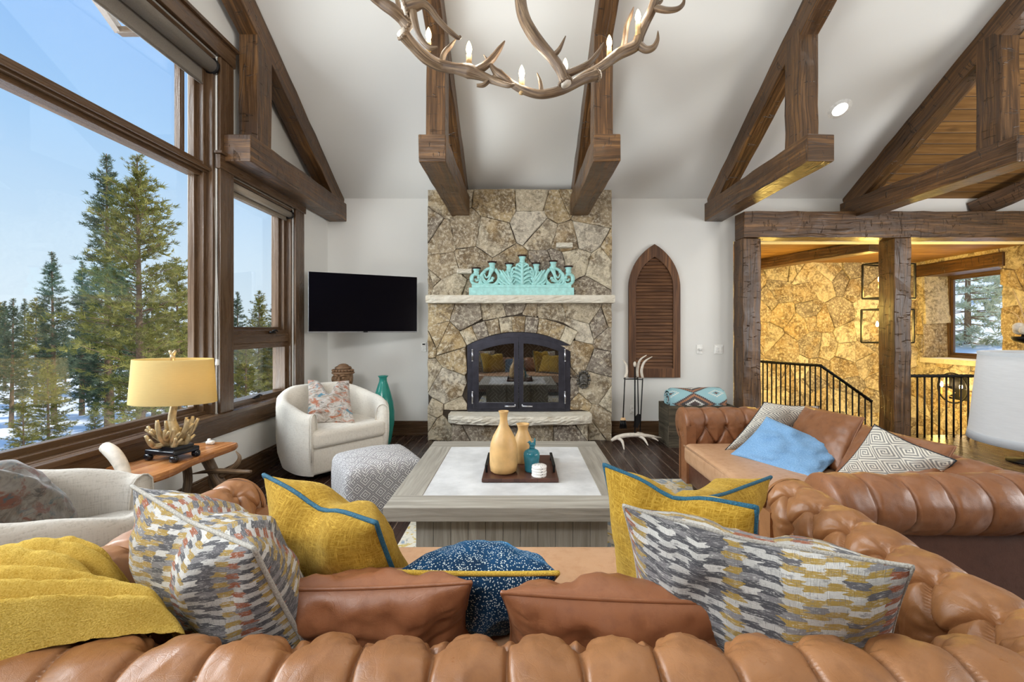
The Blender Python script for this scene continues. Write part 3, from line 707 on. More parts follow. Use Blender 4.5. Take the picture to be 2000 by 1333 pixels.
# ------------------------------------------------------------------ stone laying
def clip(poly, n, d):
    """keep points with p.n <= d"""
    out = []
    for i in range(len(poly)):
        a = poly[i]; b = poly[(i+1) % len(poly)]
        da = a[0]*n[0]+a[1]*n[1]-d; db = b[0]*n[0]+b[1]*n[1]-d
        if da <= 0: out.append(a)
        if (da < 0 < db) or (db < 0 < da):
            k = da/(da-db); out.append((a[0]+(b[0]-a[0])*k, a[1]+(b[1]-a[1])*k))
    return out
def area(p): return .5*sum(p[i][0]*p[(i+1) % len(p)][1]-p[(i+1) % len(p)][0]*p[i][1] for i in range(len(p)))
def lay(x0, x1, z0, z1, cell, seed, holes=(), gap=.005, aspect=1.35):
    """irregular ledge stones filling a rectangle, minus convex ccw holes -> list of polygons"""
    rd = random.Random(seed); S = []
    ny = max(1, round((z1-z0)/cell)); ch = (z1-z0)/ny
    for j in range(ny):
        nx = max(1, round((x1-x0)/(cell*aspect)+rd.uniform(-.6, .6))); cw = (x1-x0)/nx; sh = rd.uniform(-.5, .5)*cw
        for i in range(-1, nx+1):
            x = x0+(i+.5)*cw+sh+rd.uniform(-.36, .36)*cw; z = z0+(j+.5)*ch+rd.uniform(-.42, .42)*ch
            if x0-.1 < x < x1+.1: S.append((x, z, rd.uniform(0, .010)))
            if rd.random() < .30: S.append((x+rd.uniform(.3, .55)*cw, z+rd.uniform(-.5, .5)*ch, 0))
    out = []
    for i, (x, z, w) in enumerate(S):
        P = [(x0, z0), (x1, z0), (x1, z1), (x0, z1)]
        for j, (a, b, w2) in enumerate(S):
            if i == j or abs(a-x) > cell*4 or abs(b-z) > cell*3.5: continue
            dx, dz = a-x, b-z; L = math.hypot(dx, dz)
            if L < 1e-4: continue
            mid = ((a*a+b*b-w2)-(x*x+z*z-w))/2/L
            P = clip(P, (dx/L, dz/L), mid-gap/2)
            if len(P) < 3: break
        if len(P) < 3: continue
        cx = sum(p[0] for p in P)/len(P); cz = sum(p[1] for p in P)/len(P); bad = False; P0 = list(P)
        for h in holes:
            def inside(x, z, g=gap/2):
                m_ = -9
                for k in range(len(h)):
                    a = h[k]; b = h[(k+1) % len(h)]; L = math.hypot(b[0]-a[0], b[1]-a[1])
                    if L > 1e-6: m_ = max(m_, ((x-a[0])*(b[1]-a[1])-(z-a[1])*(b[0]-a[0]))/L)
                return m_ < g
            if not any(inside(x, z) for x, z in P) and not inside(cx, cz):
                Q = []
                for k in range(len(P)): Q += [(P[k][0]+(P[(k+1) % len(P)][0]-P[k][0])*q/6, P[k][1]+(P[(k+1) % len(P)][1]-P[k][1])*q/6) for q in range(6)]
                if not any(inside(*q) for q in Q): continue
            Q = []
            for k in range(len(P)):
                a, b = P[k], P[(k+1) % len(P)]; nn = max(1, int(math.hypot(b[0]-a[0], b[1]-a[1])/.035))
                Q += [(a[0]+(b[0]-a[0])*q/nn, a[1]+(b[1]-a[1])*q/nn) for q in range(nn)]
            out_pts = [q for q in Q if not inside(*q)]
            if len(out_pts) < 3: bad = True; break
            if inside(cx, cz):
                cx = sum(q[0] for q in out_pts)/len(out_pts); cz = sum(q[1] for q in out_pts)/len(out_pts)
                if inside(cx, cz): bad = True; break
            R = []
            for q in Q:
                if inside(*q):
                    lo, hi = 0.0, 1.0
                    for _ in range(14):
                        m_ = (lo+hi)/2
                        if inside(q[0]+(cx-q[0])*m_, q[1]+(cz-q[1])*m_): lo = m_
                        else: hi = m_
                    q = (q[0]+(cx-q[0])*hi, q[1]+(cz-q[1])*hi)
                R.append(q)
            P = R
        if bad:
            for h in holes:
                best = []
                for k in range(len(h)):
                    a = h[k]; b = h[(k+1) % len(h)]; ex, ez = b[0]-a[0], b[1]-a[1]; L = math.hypot(ex, ez)
                    if L < 1e-6: continue
                    nrm = (ez/L, -ex/L); c_ = clip(P0, (-nrm[0], -nrm[1]), -(a[0]*nrm[0]+a[1]*nrm[1])-gap/2)
                    if len(c_) >= 3 and (not best or area(c_) > area(best)): best = c_
                P0 = best
                if len(P0) < 3: break
            if len(P0) >= 3 and area(P0) > .004: out.append(P0)
        elif area(P) > .004: out.append(P)
    return out
def stone_mesh(polys, seed, M=None, dmin=.012, dmax=.045, mb=None, rough=.005):
    """each polygon becomes a chamfered, slightly domed stone standing proud toward -y"""
    mb = mb or MB(); rd = random.Random(seed)
    for P in polys:
        Q = []
        for i in range(len(P)):
            a = P[i]; b = P[(i+1) % len(P)]; L = math.hypot(b[0]-a[0], b[1]-a[1])
            if L < .006: continue
            Q.append(a); k = max(1, int(L/.07))
            for s in range(1, k):
                Q.append((a[0]+(b[0]-a[0])*s/k+rd.uniform(-rough, rough), a[1]+(b[1]-a[1])*s/k+rd.uniform(-rough, rough)))
        if len(Q) < 3: continue
        n = len(Q); cx = sum(p[0] for p in Q)/n; cz = sum(p[1] for p in Q)/n
        d = rd.uniform(dmin, dmax); tx, tz = rd.uniform(-.05, .05), rd.uniform(-.05, .05); tint = rd.random()
        vs = []
        R = max(.03, min(math.hypot(p[0]-cx, p[1]-cz) for p in Q))
        for s, dd in ((1, 0), (1, d*.82), (1-.07*min(1, .10/R), d), (.5, d+.004)):
            for (x, z) in Q:
                X = cx+(x-cx)*s; Z = cz+(z-cz)*s
                jit = 0 if dd == 0 else (tx*(X-cx)+tz*(Z-cz)+rd.uniform(-.004, .004))
                vs.append((X, -(dd+jit), Z))
        vs.append((cx, -(d+rd.uniform(0, .008)), cz))
        fs = []
        for r in range(3):
            for i in range(n):
                j = (i+1) % n; fs.append((r*n+i, r*n+j, (r+1)*n+j, (r+1)*n+i))
        for i in range(n): fs.append((3*n+i, 3*n+(i+1) % n, 4*n))
        mb.add(vs, fs, tint=tint, M=M)
    return mb
# ------------------------------------------------------------------ fireplace
YF = 5.43
FX = 1.165
OX0, OX1, OZ0, OZS, OZT = -.665, .640, .37, 1.205, 1.375      # fire opening: sides, hearth, springing, crown
def arch_z(x, zs=OZS, zt=OZT, x0=OX0, x1=OX1):
    k = (2*x-(x0+x1))/(x1-x0); rise = zt-zs; w = (x1-x0)/2; R = (w*w+rise*rise)/(2*rise)
    return zt-R+math.sqrt(max(0, R*R-(k*w)**2))
def arch_pts(x0, x1, n, zs=OZS, zt=OZT, a=OX0, b=OX1, dz=0):
    return [(x0+(x1-x0)*i/n, arch_z(x0+(x1-x0)*i/n, zs, zt, a, b)+dz) for i in range(n+1)]
fp = thing('fireplace', 'tall stone fireplace chimney breast with arched opening in the centre of the back wall', 'fireplace', (0, YF, 0))
YS = YF+.0            # stone base plane
VO = .20              # voussoir height
vx0, vx1 = OX0-.10, OX1+.10
hole = [(OX0, OZ0), (OX1, OZ0), (OX1, OZS)]
outer = []
nv = 9
cxm = (OX0+OX1)/2; w_ = (OX1-OX0)/2; rise = OZT-OZS; R_ = (w_*w_+rise*rise)/(2*rise); zc_ = OZT-R_
amax = math.asin(w_/R_)
angs = [-amax+2*amax*i/nv for i in range(nv+1)]
inn = [(cxm+R_*math.sin(a), zc_+R_*math.cos(a)) for a in angs]
out_ = [(cxm+(R_+VO)*math.sin(a), zc_+(R_+VO)*math.cos(a)) for a in angs]
hole = [(OX0, OZ0), (OX1, OZ0), (OX1, OZS), (OX0, OZS)]; kk = 3; co = [(cxm+(R_+VO)/math.cos(amax/kk)*math.sin(-amax+2*amax*(i+.5)/kk), zc_+(R_+VO)/math.cos(amax/kk)*math.cos(-amax+2*amax*(i+.5)/kk)) for i in range(kk)]; band = [inn[0], inn[-1], out_[-1]]+list(reversed(co))+[out_[0]]
hearth_hole = [(-.83, .24), (.83, .24), (.83, .385), (-.83, .385)]
Mf = Matrix.Translation((0, YF, 0))
polys = lay(-FX, FX, .0, 1.735, .30, 5, holes=[hole, band, hearth_hole])
polys2 = lay(-FX, FX, 1.75, 3.18, .34, 14)
vous = [[inn[i], inn[i+1], out_[i+1], out_[i]] for i in range(nv)]
vous = [[(x+(sum(a[0] for a in p)/4-x)*.02, z+(sum(a[1] for a in p)/4-z)*.02) for x, z in p] for p in vous]
m = stone_mesh(polys+polys2, 3, M=Mf)
stone_mesh(vous, 8, M=Mf, dmin=.04, dmax=.05, mb=m)
part('stone_facing', m, STONE, fp, world=True)
# core: built round the fire box
m = MB()
m.box2((-FX+.004, YF, 0), (OX0, YB, 3.175)); m.box2((OX1, YF, 0), (FX-.004, YB, 3.175)); m.box2((OX0, YF, 0), (OX1, YB, OZ0))
apts = arch_pts(OX0, OX1, 16)
m.prism([(x, z) for x, z in apts]+[(OX1, 3.175), (OX0, 3.175)], YF, YB) if False else None
top = [(OX1, 3.175), (OX0, 3.175)]
for i in range(16):
    a, b = apts[i], apts[i+1]
    m.prism([a, b, (b[0], 3.175), (a[0], 3.175)], YF, YB)
part('chimney_core', m, MORTAR, fp, world=True, recalc=True)
# side returns of the chimney
# fire box
fb = MB((0, 1, 0)); y0, y1 = YF+.05, YF+.62
fb.add([(OX0+.02, y0, OZ0), (OX1-.02, y0, OZ0), (.42, y1, OZ0), (-.44, y1, OZ0), (OX0+.02, y0, OZT), (OX1-.02, y0, OZT), (.42, y1, OZT), (-.44, y1, OZT)],
       [(0, 1, 2, 3), (3, 2, 6, 7), (0, 3, 7, 4), (2, 1, 5, 6), (7, 6, 5, 4)])
def m_herring():
    t = NT('herringbone_firebrick'); u, v, _ = t.sep(t.uv)
    x = t.ma('DIVIDE', t.ma('ADD', u, v), .16); y = t.ma('DIVIDE', t.ma('SUBTRACT', u, v), .16)
    fx = t.ma('FRACT', x); fy = t.ma('FRACT', t.ma('MULTIPLY', y, 3.0)); gx = t.ma('FRACT', y); gy = t.ma('FRACT', t.ma('MULTIPLY', x, 3.0))
    par = t.ma('MODULO', t.ma('ABSOLUTE', t.ma('ADD', t.ma('FLOOR', x), t.ma('FLOOR', y))), 2.0)
    l1 = t.val(fy, [(.05, 1), (.12, 0)]); l2 = t.val(gy, [(.05, 1), (.12, 0)])
    g = t.mix(par, l1, l2)
    n = t.noise(t.ob, 6, 4); col = t.mix(n, C(66, 62, 58), C(132, 126, 118)); col = t.mix(g, col, C(226, 222, 214))
    return t.pr(col, .9)
fbk = part('fire_box', fb, m_herring(), fp, world=True)
# mantel shelf and small ledges
def rough_slab(x0, x1, y0, y1, z0, z1, seed, bow=0.0, n=40):
    """slab whose front edge (at y0) is pitched; bow pushes its middle toward the room"""
    rd = random.Random(seed); m = MB(); vs = []; rows = 6
    for i in range(n+1):
        x = x0+(x1-x0)*i/n; k = 1-((2*i/n)-1)**2
        yy = y0-bow*math.sqrt(max(0, k)) if bow else y0
        for j in range(rows+1):
            z = z0+(z1-z0)*j/rows
            e = .014*(math.sin(j/rows*PI)) if 0 < j < rows else 0
            vs.append((x, yy-e+rd.uniform(-.007, .007), z+(rd.uniform(-.004, .004) if 0 < j < rows else 0)))
    fs = []
    for i in range(n):
        for j in range(rows):
            a = i*(rows+1)+j; fs.append((a, a+rows+1, a+rows+2, a+1))
    b0 = len(vs)
    for i in range(n+1):
        x = x0+(x1-x0)*i/n; vs += [(x, y1, z0), (x, y1, z1)]
    for i in range(n):
        a = i*(rows+1)+rows; c = b0+2*i+1; fs.append((a, a+rows+1, c+2, c))
        a = i*(rows+1); c = b0+2*i; fs.append((a+rows+1, a, c, c+2))
    fs.append(tuple([j for j in range(rows+1)][::-1])+(b0, b0+1)) if False else None
    fs.append(tuple(range(rows+1))+(b0+1, b0)); k = n*(rows+1); fs.append(tuple(reversed(range(k, k+rows+1)))+(b0+2*n, b0+2*n+1))
    return m.add(vs, fs)
part('mantel_shelf', rough_slab(-1.155, 1.17, 5.24, YF-.002, 1.735, 1.83, 2), SLAB, fp, world=True)
part('hearth_slab', rough_slab(-.875, .885, 5.23, YF+.05, .265, .365, 5, bow=.16), SLAB, fp, world=True)
m = stone_mesh(lay(-.83, .83, 0, .262, .2, 31, aspect=1.5), 77, M=Matrix.Translation((0, 5.24, 0))); m.box2((-.83, 5.24, 0), (.83, YF-.05, .262)); part('hearth_base', m, STONE, fp, world=True)
for x0, x1, z, in ((-.785, -.60, 2.11), (.46, .66, 2.435)):
    part('stone_ledge', rough_slab(x0, x1, YF-.11, YF-.005, z, z+.055, 9, n=8), SLAB, fp, world=True)
# fire doors
fs_ = thing('fire_screen', 'arched dark metal fire screen with two glass doors set in the stone fireplace', 'fire screen', (cxm, YF-.03, OZ0))
def half_outline(x0, x1, z0, dz, n=10):
    top = [(x, z+dz) for x, z in arch_pts(x0, x1, n)]
    return [(x0, z0)]+[(x1, z0)]+list(reversed(top))
def frame_outline(x0, x1, z0, dz, n=20): return half_outline(x0, x1, z0, dz, n)
m = MB(); m.ring(frame_outline(OX0+.003, OX1-.003, OZ0+.001, -.003), frame_outline(OX0+.075, OX1-.075, OZ0+.045, -.075), YF-.035, YF+.03); part('frame', m, BRONZE, fs_, world=True, recalc=True, bevel=.003)
xm = cxm
for side, (a, b) in ((-1, (OX0+.07, xm-.004)), (1, (xm+.004, OX1-.07))):
    m = MB(); ol = half_outline(a, b, OZ0+.035, -.062); il = half_outline(a+.078, b-.055, OZ0+.115, -.145) if side < 0 else half_outline(a+.055, b-.078, OZ0+.115, -.145)
    m.ring(ol, il, YF-.055, YF-.02); d = part('door', m, BRONZE, fs_, world=True, recalc=True, bevel=.004)
    m = MB(); m.prism(il, YF-.036, YF-.032); part('glass_pane', m, FGLASS, d, world=True, recalc=True)
    m = MB(); hx = xm+side*.045; m.tube([(hx, YF-.085, OZ0+.075), (hx+side*.13, YF-.085, OZ0+.072)], .011, 10)
    m.tube([(hx, YF-.05, OZ0+.075), (hx, YF-.085, OZ0+.075), (hx-side*.0, YF-.085, OZ0+.1)], .009, 8); part('handle', m, STEEL, d, world=True)
    hx = OX0+.07 if side < 0 else OX1-.07
    for z in (.55, 1.08):
        m = MB(); m.tube([(hx, YF-.06, z-.065), (hx, YF-.06, z+.065)], .011, 10); m.ball((hx, YF-.06, z+.07), .012, 8, 5); m.ball((hx, YF-.06, z-.07), .012, 8, 5); part('hinge', m, STEEL, d, world=True)
for x, lab in ((-.17, 'black iron andiron behind the left fire door'), (.14, 'black iron andiron behind the right fire door')):
    t = thing('andiron', lab, 'andiron', (x, YF+.2, OZ0), group='andirons in the fire box')
    m = MB(); z = OZ0
    m.tube([(x-.09, YF+.18, z+.005), (x-.06, YF+.19, z+.05), (x, YF+.2, z+.06), (x+.06, YF+.19, z+.05), (x+.09, YF+.18, z+.005)], .011, 8, res=4)
    m.tube([(x, YF+.2, z+.06), (x, YF+.2, z+.34)], .012, 8); m.tube([(x, YF+.2, z+.05), (x, YF+.45, z+.05), (x, YF+.45, z)], .01, 8)
    for k in range(4): m.ball((x, YF+.2, z+.12+.05*k), (.02, .02, .018), 8, 6)
    part('stem', m, BLACK, t, world=True)
    m = MB(); m.lathe([(.012, .30), (.045, .33), (.05, .36), (.02, .37), (.02, .4), (.0, .42)], (x, YF+.2, z), 12); part('cup', m, BLACK, t, world=True)
# leaf-faced plaque on the stone
pm = MB(); px_, pz = .805, .775; yq = YF-.055; rd = random.Random(4)
pm.ball((px_, yq, pz), (.055, .03, .075), 14, 8)
for k in range(14):
    a = 2*PI*k/14; c = (px_+math.cos(a)*.058, yq, pz+math.sin(a)*.085)
    pm.tube([c, (px_+math.cos(a)*.078, yq-.012, pz+math.sin(a)*.11), (px_+math.cos(a+.15)*.086, yq, pz+math.sin(a+.15)*.12)], [.02, .017, .004], 7, flat=.5)
for sx in (-1, 1):
    pm.ball((px_+sx*.02, yq-.028, pz+.022), (.011, .01, .008), 8, 5); pm.tube([(px_+sx*.005, yq-.034, pz+.045), (px_+sx*.035, yq-.03, pz+.05)], .007, 6)
    pm.tube([(px_, yq-.03, pz-.035), (px_+sx*.03, yq-.03, pz-.05), (px_+sx*.045, yq-.02, pz-.08)], [.012, .011, .003], 7)
pm.tube([(px_, yq-.032, pz+.03), (px_, yq-.045, pz-.012)], [.007, .012], 7); pm.tube([(px_-.018, yq-.03, pz-.04), (px_+.018, yq-.03, pz-.04)], .006, 6)
solo('wall_plaque', pm, m_simple('pewter', (98, 94, 88), .5, .5, .6, 60, .35), 'dark leaf-edged mask plaque fixed to the stone right of the fire doors', 'plaque', (px_, YF-.03, pz-.1))

# ---- turquoise candelabra on the mantel
TURQ = m_simple('turquoise_paint', (160, 212, 208), .55, 0, .3, 26, .14); TURQD = m_simple('dark_drip_pan', (58, 36, 30), .5, .4)
cy = 5.325; cz0 = 1.83
can = thing('candelabra', 'carved turquoise seven-cup candelabra standing on the mantel shelf', 'candelabra', (.03, cy, cz0))
def P2(px, py): q = at(px, py, cy); return (q.x, cy, q.z)
m = MB(); a = P2(917, 577); b = P2(1120, 563); m.box2((a[0], cy-.06, cz0), (b[0], cy+.06, b[2])); a = P2(922, 563); b = P2(1115, 557); m.box2((a[0], cy-.05, a[2]), (b[0], cy+.05, b[2])); part('base', m, TURQ, can, world=True, bevel=.005)
def leafstroke(m, pts, r0, r1, off=-.02):
    q = [P2(*p) for p in pts]; q = [(x, y+off, z) for x, y, z in q]; n = len(q)
    m.tube(q, [1.18*(r0+(r1-r0)*i/(n-1)) for i in range(n)], 8, flat=.9, res=4)
zx = lambda X: 880+X/7.143
zy = lambda Y: 480+Y/7.143
def Z(*pts): return [(zx(a), zy(b)) for a, b in pts]
def mirror(pts): return [(2*1020-x, y) for x, y in pts]
def plate_(m, pts, g=lambda q: q):
    q = [P2(*p) for p in g(Z(*pts))]; q = [(x, z) for x, y, z in q]
    if sum(q[i][0]*q[(i+1) % len(q)][1]-q[(i+1) % len(q)][0]*q[i][1] for i in range(len(q))) < 0: q.reverse()
    m.prism(q, cy-.012, cy+.02)
m = MB(); plate_(m, ((1000, 258), (945, 275), (905, 310), (880, 360), (862, 425), (880, 490), (885, 552), (1115, 552), (1120, 490), (1138, 425), (1120, 360), (1095, 310), (1055, 275)))
leafstroke(m, Z((1000, 550), (1000, 400), (1000, 250)), .02, .014, -.035)
for fl in (0, 1):
    g = mirror if fl else (lambda q: q)
    for pts, r in ((((1000, 540), (950, 500), (900, 490), (880, 530)), .016), (((995, 480), (930, 440), (870, 430), (850, 470)), .018), (((995, 420), (930, 380), (880, 380), (862, 415)), .017),
                   (((995, 360), (940, 330), (900, 310), (925, 345)), .016), (((995, 310), (955, 280), (925, 265), (915, 300)), .014), (((990, 270), (960, 250), (940, 262)), .012)):
        leafstroke(m, g(Z(*pts)), r, .006, -.03)
    for pts, r in ((((930, 330), (890, 310), (865, 330), (870, 360), (895, 355)), .012),):
        leafstroke(m, g(Z(*pts)), r, .008, -.025)
part('centre_leaf', m, TURQ, can, world=True)
for fl in (0, 1):
    g = mirror if fl else (lambda q: q)
    m = MB(); plate_(m, ((700, 352), (745, 372), (790, 340), (850, 335), (868, 400), (880, 470), (892, 552), (690, 552), (680, 470)), g)
    for pts, r0, r1 in ((((870, 545), (810, 520), (760, 450), (700, 360), (680, 350)), .022, .007), (((850, 520), (800, 450), (760, 400), (725, 345)), .018, .006), (((860, 500), (815, 430), (800, 380), (790, 330)), .018, .006), (((870, 480), (850, 420), (850, 370), (855, 335)), .016, .006),
                        (((800, 545), (740, 520), (690, 470), (675, 440)), .016, .006), (((740, 548), (700, 530), (670, 500)), .014, .008)):
        leafstroke(m, g(Z(*pts)), r0, r1, -.02)
    part('side_leaf', m, TURQ, can, world=True)
    m = MB()
    for pts, r0, r1, o in ((((620, 330), (670, 400), (670, 480), (610, 545), (540, 545), (470, 500), (450, 430), (470, 360), (540, 320), (620, 315)), .020, .016, 0), (((560, 345), (540, 420), (500, 450), (475, 400)), .016, .006, -.02), (((600, 330), (560, 400), (540, 470), (500, 500), (470, 470)), .016, .006, -.02), (((590, 480), (550, 500), (500, 520)), .02, .006, -.02),
                        (((450, 380), (430, 470), (400, 540), (340, 540), (295, 500), (290, 440), (330, 400), (390, 420), (395, 470), (360, 490), (345, 460)), .022, .010, 0), (((300, 500), (310, 430), (350, 400)), .018, .01, -.015), (((480, 360), (430, 420), (420, 500), (450, 545)), .02, .012, -.01), (((690, 490), (660, 520), (640, 545)), .018, .014, 0), (((450, 545), (540, 550), (640, 548)), .018, .018, 0), (((340, 545), (400, 552), (470, 548)), .018, .018, 0)):
        leafstroke(m, g(Z(*pts)), r0, r1, o)
    for c in ((590, 460), (395, 450)):
        q = P2(*g(Z(c))[0]); m.ball((q[0], q[1]-.02, q[2]), .022, 10, 6)
    part('scroll', m, TURQ, can, world=True)
for X, Yt, Yb in ((360, 325, 400), (580, 240, 335), (818, 262, 350), (1000, 150, 262), (1195, 258, 350), (1432, 228, 320), (1645, 302, 390)):
    x, y, zt = P2(zx(X), zy(Yt)); zb = P2(zx(X), zy(Yb))[2]; h = zt-zb
    m = MB(); m.lathe([(.020, -.02), (.030, 0), (.036, h*.35), (.030, h*.55), (.040, h*.8), (.044, h*.95), (0, h*.95)], (x, y, zb), 14); cup = part('candle_cup', m, TURQ, can, world=True)
    m = MB(); sg = 24; vs = []
    for r, z in ((.018, h*.95), (.05, h*.97), (.058, h+.014), (.046, h+.008), (.0, h+.0)):
        for k in range(sg):
            a = 2*PI*k/sg; rr = r*(1+.06*(k % 2)) if r > .045 else r; vs.append((x+rr*math.cos(a), y+rr*math.sin(a), zb+z))
    m.add(vs, [(i*sg+k, i*sg+(k+1) % sg, (i+1)*sg+(k+1) % sg, (i+1)*sg+k) for i in range(4) for k in range(sg)]); part('drip_pan', m, TURQD, cup, world=True, label='dark crimped metal drip pan')

# ---- television
tv = thing('television', 'wide black flat television on the wall in the left corner', 'television', (-1.853, 5.13, 1.37))
tl, tr = Vector((-2.41, 4.86, 0)), Vector((-1.296, 5.40, 0)); d = (tr-tl).normalized(); nrm = Vector((d.y, -d.x, 0))
Mtv = Matrix(((d.x, -nrm.x, 0, tl.x), (d.y, -nrm.y, 0, tl.y), (0, 0, 1, 0), (0, 0, 0, 1)))
W = (tr-tl).length
m = MB(); m.rbox((W/2, .022, 1.72), (W, .04, .70), .006, 2, M=Mtv, smooth=False); part('casing', m, m_simple('tv_casing', (150, 150, 152), .35, .6), tv, world=True)
m = MB(); m.box((W/2, 0, 1.725), (W-.012, .006, .682), M=Mtv); sc_ = NT('tv_screen'); part('screen', m, sc_.pr(C(8, 8, 14), .07, Specular_IOR_Level=.2), tv, world=True)
m = MB(); m.box((W/2, 0, 1.378), (.05, .008, .014), M=Mtv); part('badge', m, BLACK, tv, world=True)
m = MB(); m.box((W/2, .07, 1.72), (.35, .06, .35), M=Mtv); e = Mtv @ Vector((W/2, .08, 1.72)); m.bar(e, (-2.02, YB-.06, 1.72), .06, .12); m.box((-2.02, YB-.035, 1.72), (.3, .06, .4)); part('wall_arm', m, BLACK, tv, world=True)

# ---- arched louvred shutter on the wall
sh = thing('arched_shutter', 'pointed-arch dark wooden louvred shutter hung on the white wall', 'shutter', (1.78, YB-.03, .77))
LOUV = m_wood('aged_shutter_wood', C(66, 44, 30), C(104, 72, 50), C(150, 106, 70), 1.0, .5, 0, .3)
sx0, sx1, sz0, szs, szt = 1.445, 2.128, .77, 1.95, 2.54
def ogee(x0, x1, z0, zs, zt, n=14):
    c = (x0+x1)/2; w = (x1-x0)/2; h = zt-zs; R = (w*w+h*h)/(2*w)
    pts = [(x0, z0), (x1, z0)]
    for i in range(n+1):
        z = zs+h*i/n; pts.append((x1-R+math.sqrt(max(0, R*R-(z-zs)**2)), z))
    for i in range(n-1, -1, -1):
        z = zs+h*i/n; pts.append((x0+R-math.sqrt(max(0, R*R-(z-zs)**2)), z))
    return pts
fo = ogee(sx0, sx1, sz0, szs, szt); fi = ogee(sx0+.095, sx1-.095, sz0+.12, szs, szt-.17)
m = MB((0, 0, 1)); m.ring(fo, fi, YB-.045, YB); part('frame', m, LOUV, sh, world=True, recalc=True, bevel=.004)
n = 33; zt_ = szt-.19; cx = (sx0+sx1)/2
for i in range(n):
    z = sz0+.135+(zt_-sz0-.135)*i/(n-1)*.985
    w = (sx1-sx0)/2-.09
    if z > szs:
        h = szt-.17-szs; ww = (sx1-sx0)/2-.095; R = (ww*ww+h*h)/(2*ww); w = ww-R+math.sqrt(max(0, R*R-(z-szs)**2))
    if w < .03: continue
    m = MB((1, 0, 0)); m.box((cx, YB-.022, z), (2*w, .010, .048), M=Matrix.Translation((cx, YB-.022, z)) @ Matrix.Rotation(-.42, 4, 'X') @ Matrix.Translation((-cx, -YB+.022, -z))); part('louver', m, LOUV, sh, world=True)
m = MB(); m.prism(fi, YB-.004, YB-.001); part('back_panel', m, m_simple('shutter_back', (40, 24, 16), .8), sh, world=True, recalc=True)

# ---- wall plates
def plate(name, px, py, w, h, label, kind):
    c = at(px, py, YB); t = thing(name, label, 'switch' if kind != 'outlet' else 'outlet', (c.x, YB, c.z-h/2))
    m = MB(); m.rbox((c.x, YB-.005, c.z), (w, .012, h), .004, 2, smooth=False); part('plate', m, WHITEP, t, world=True)
    if kind == 'rocker':
        for s in (-1, 1):
            m = MB(); m.rbox((c.x+s*.023, YB-.013, c.z), (.033, .01, .067), .003, 2, smooth=False); part('rocker', m, WHITEP, t, world=True)
    elif kind == 'knob':
        m = MB(); m.tube([(c.x, YB-.012, c.z), (c.x, YB-.04, c.z)], .018, 16); part('knob', m, WHITEP, t, world=True)
    elif kind == 'outlet':
        for s in (-1, 1):
            m = MB(); m.rbox((c.x, YB-.012, c.z+s*.026), (.034, .006, .03), .006, 2); part('socket', m, WHITEP, t, world=True)
    else:
        m = MB(); m.box((c.x, YB-.012, c.z+.035), (.035, .004, .018)); part('display', m, BLACK, t, world=True)
plate('light_switch', 1366, 683, .075, .118, 'white wall plate with a round dimmer knob', 'knob')
plate('light_switch', 1403, 683, .118, .118, 'white double rocker switch plate nearest the timber post', 'rocker')
plate('outlet', 1235, 800, .072, .118, 'white power outlet low on the wall behind the fire tools', 'outlet')
plate('thermostat', 828, 678, .07, .13, 'small white wall control beside the left edge of the chimney', 'stat')
# ------------------------------------------------------------------ stairwell
YW = 8.0
stone_field = lambda x0, x1, z0, z1, cell, seed, M, holes=(): stone_mesh(lay(x0, x1, z0, z1, cell, seed, holes), seed+1, M=M, dmin=.015, dmax=.05)
m = stone_field(2.8, XR, -1.6, 2.68, .36, 41, Matrix.Translation((0, YW, 0))); m.box2((2.8, YW, -1.7), (XR+.2, YW+.2, 2.75), tint=.17); struct('wall_stair_back', m, STONE)
# right stone wall with a deep window
Mr = Matrix(((0, 1, 0, XR), (-1, 0, 0, 0), (0, 0, 1, 0), (0, 0, 0, 1)))      # local x -> -Y, local -y -> -X
wy0, wy1, wz0, wz1 = 6.57, 7.845, .90, 2.40
hole = [(-wy1, wz0), (-wy0, wz0), (-wy0, wz1), (-wy1, wz1)]
m = stone_field(-YW, -YB, -1.6, 2.68, .34, 67, Mr, [hole])
for a, b, z0, z1 in ((YB, wy0, -1.7, 2.75), (wy1, YW, -1.7, 2.75), (wy0, wy1, -1.7, wz0), (wy0, wy1, wz1, 2.75)): m.box2((XR, a, z0), (XR+.52, b, z1), tint=.17)
stone_mesh([[(XR-.02, wz0), (XR+.44, wz0), (XR+.44, 1.52), (XR-.02, 1.50)], [(XR-.02, 1.51), (XR+.44, 1.53), (XR+.44, wz1), (XR-.02, wz1)]], 5, M=Matrix.Translation((0, wy1, 0)), mb=m)
struct('wall_stair_right', m, STONE)
mb = MB(); mb.box2((2.6, YB+.18, -1.7), (2.86, YW, 2.75)); struct('wall_stair_left', mb, PAINT)
mb = MB((1, 0, 0)); mb.box2((2.6, YB+.18, 2.66), (XR+.5, YW+.2, 2.78)); struct('ceiling_stair', mb, GOLDW)
mb = MB((0, 1, 0)); mb.box2((2.6, YB+.02, -1.8), (XR+.5, YW+.2, -1.7)); mb.box2((4.35, YB, -1.7), (XR, YB+.02, 0)); struct('floor_stair', mb, FLOORM)
mb = MB((0, 1, 0)); mb.box2((XR-.06, wy0-.05, wz1-.02), (XR+.50, wy1+.14, wz1+.20)); struct('trim_6', mb, BEAM, bevel=.008)
mb = MB((0, 1, 0)); mb.box2((XR-.07, wy0-.12, wz0-.09), (XR+.50, wy1+.02, wz0)); struct('trim_7', mb, SLAB, bevel=.008)
w3 = empty_struct('window_3', (XR+.45, 7.2, wz0))
m = win_frame(wy0, wy1, wz0, wz1, XR+.41, XR+.50, .05); wmerge(m, win_frame(wy0+.03, wy1-.03, wz0+.03, wz1-.03, XR+.44, XR+.48, .06)); part('window_frame', m, TRIM, w3, world=True, bevel=.004)
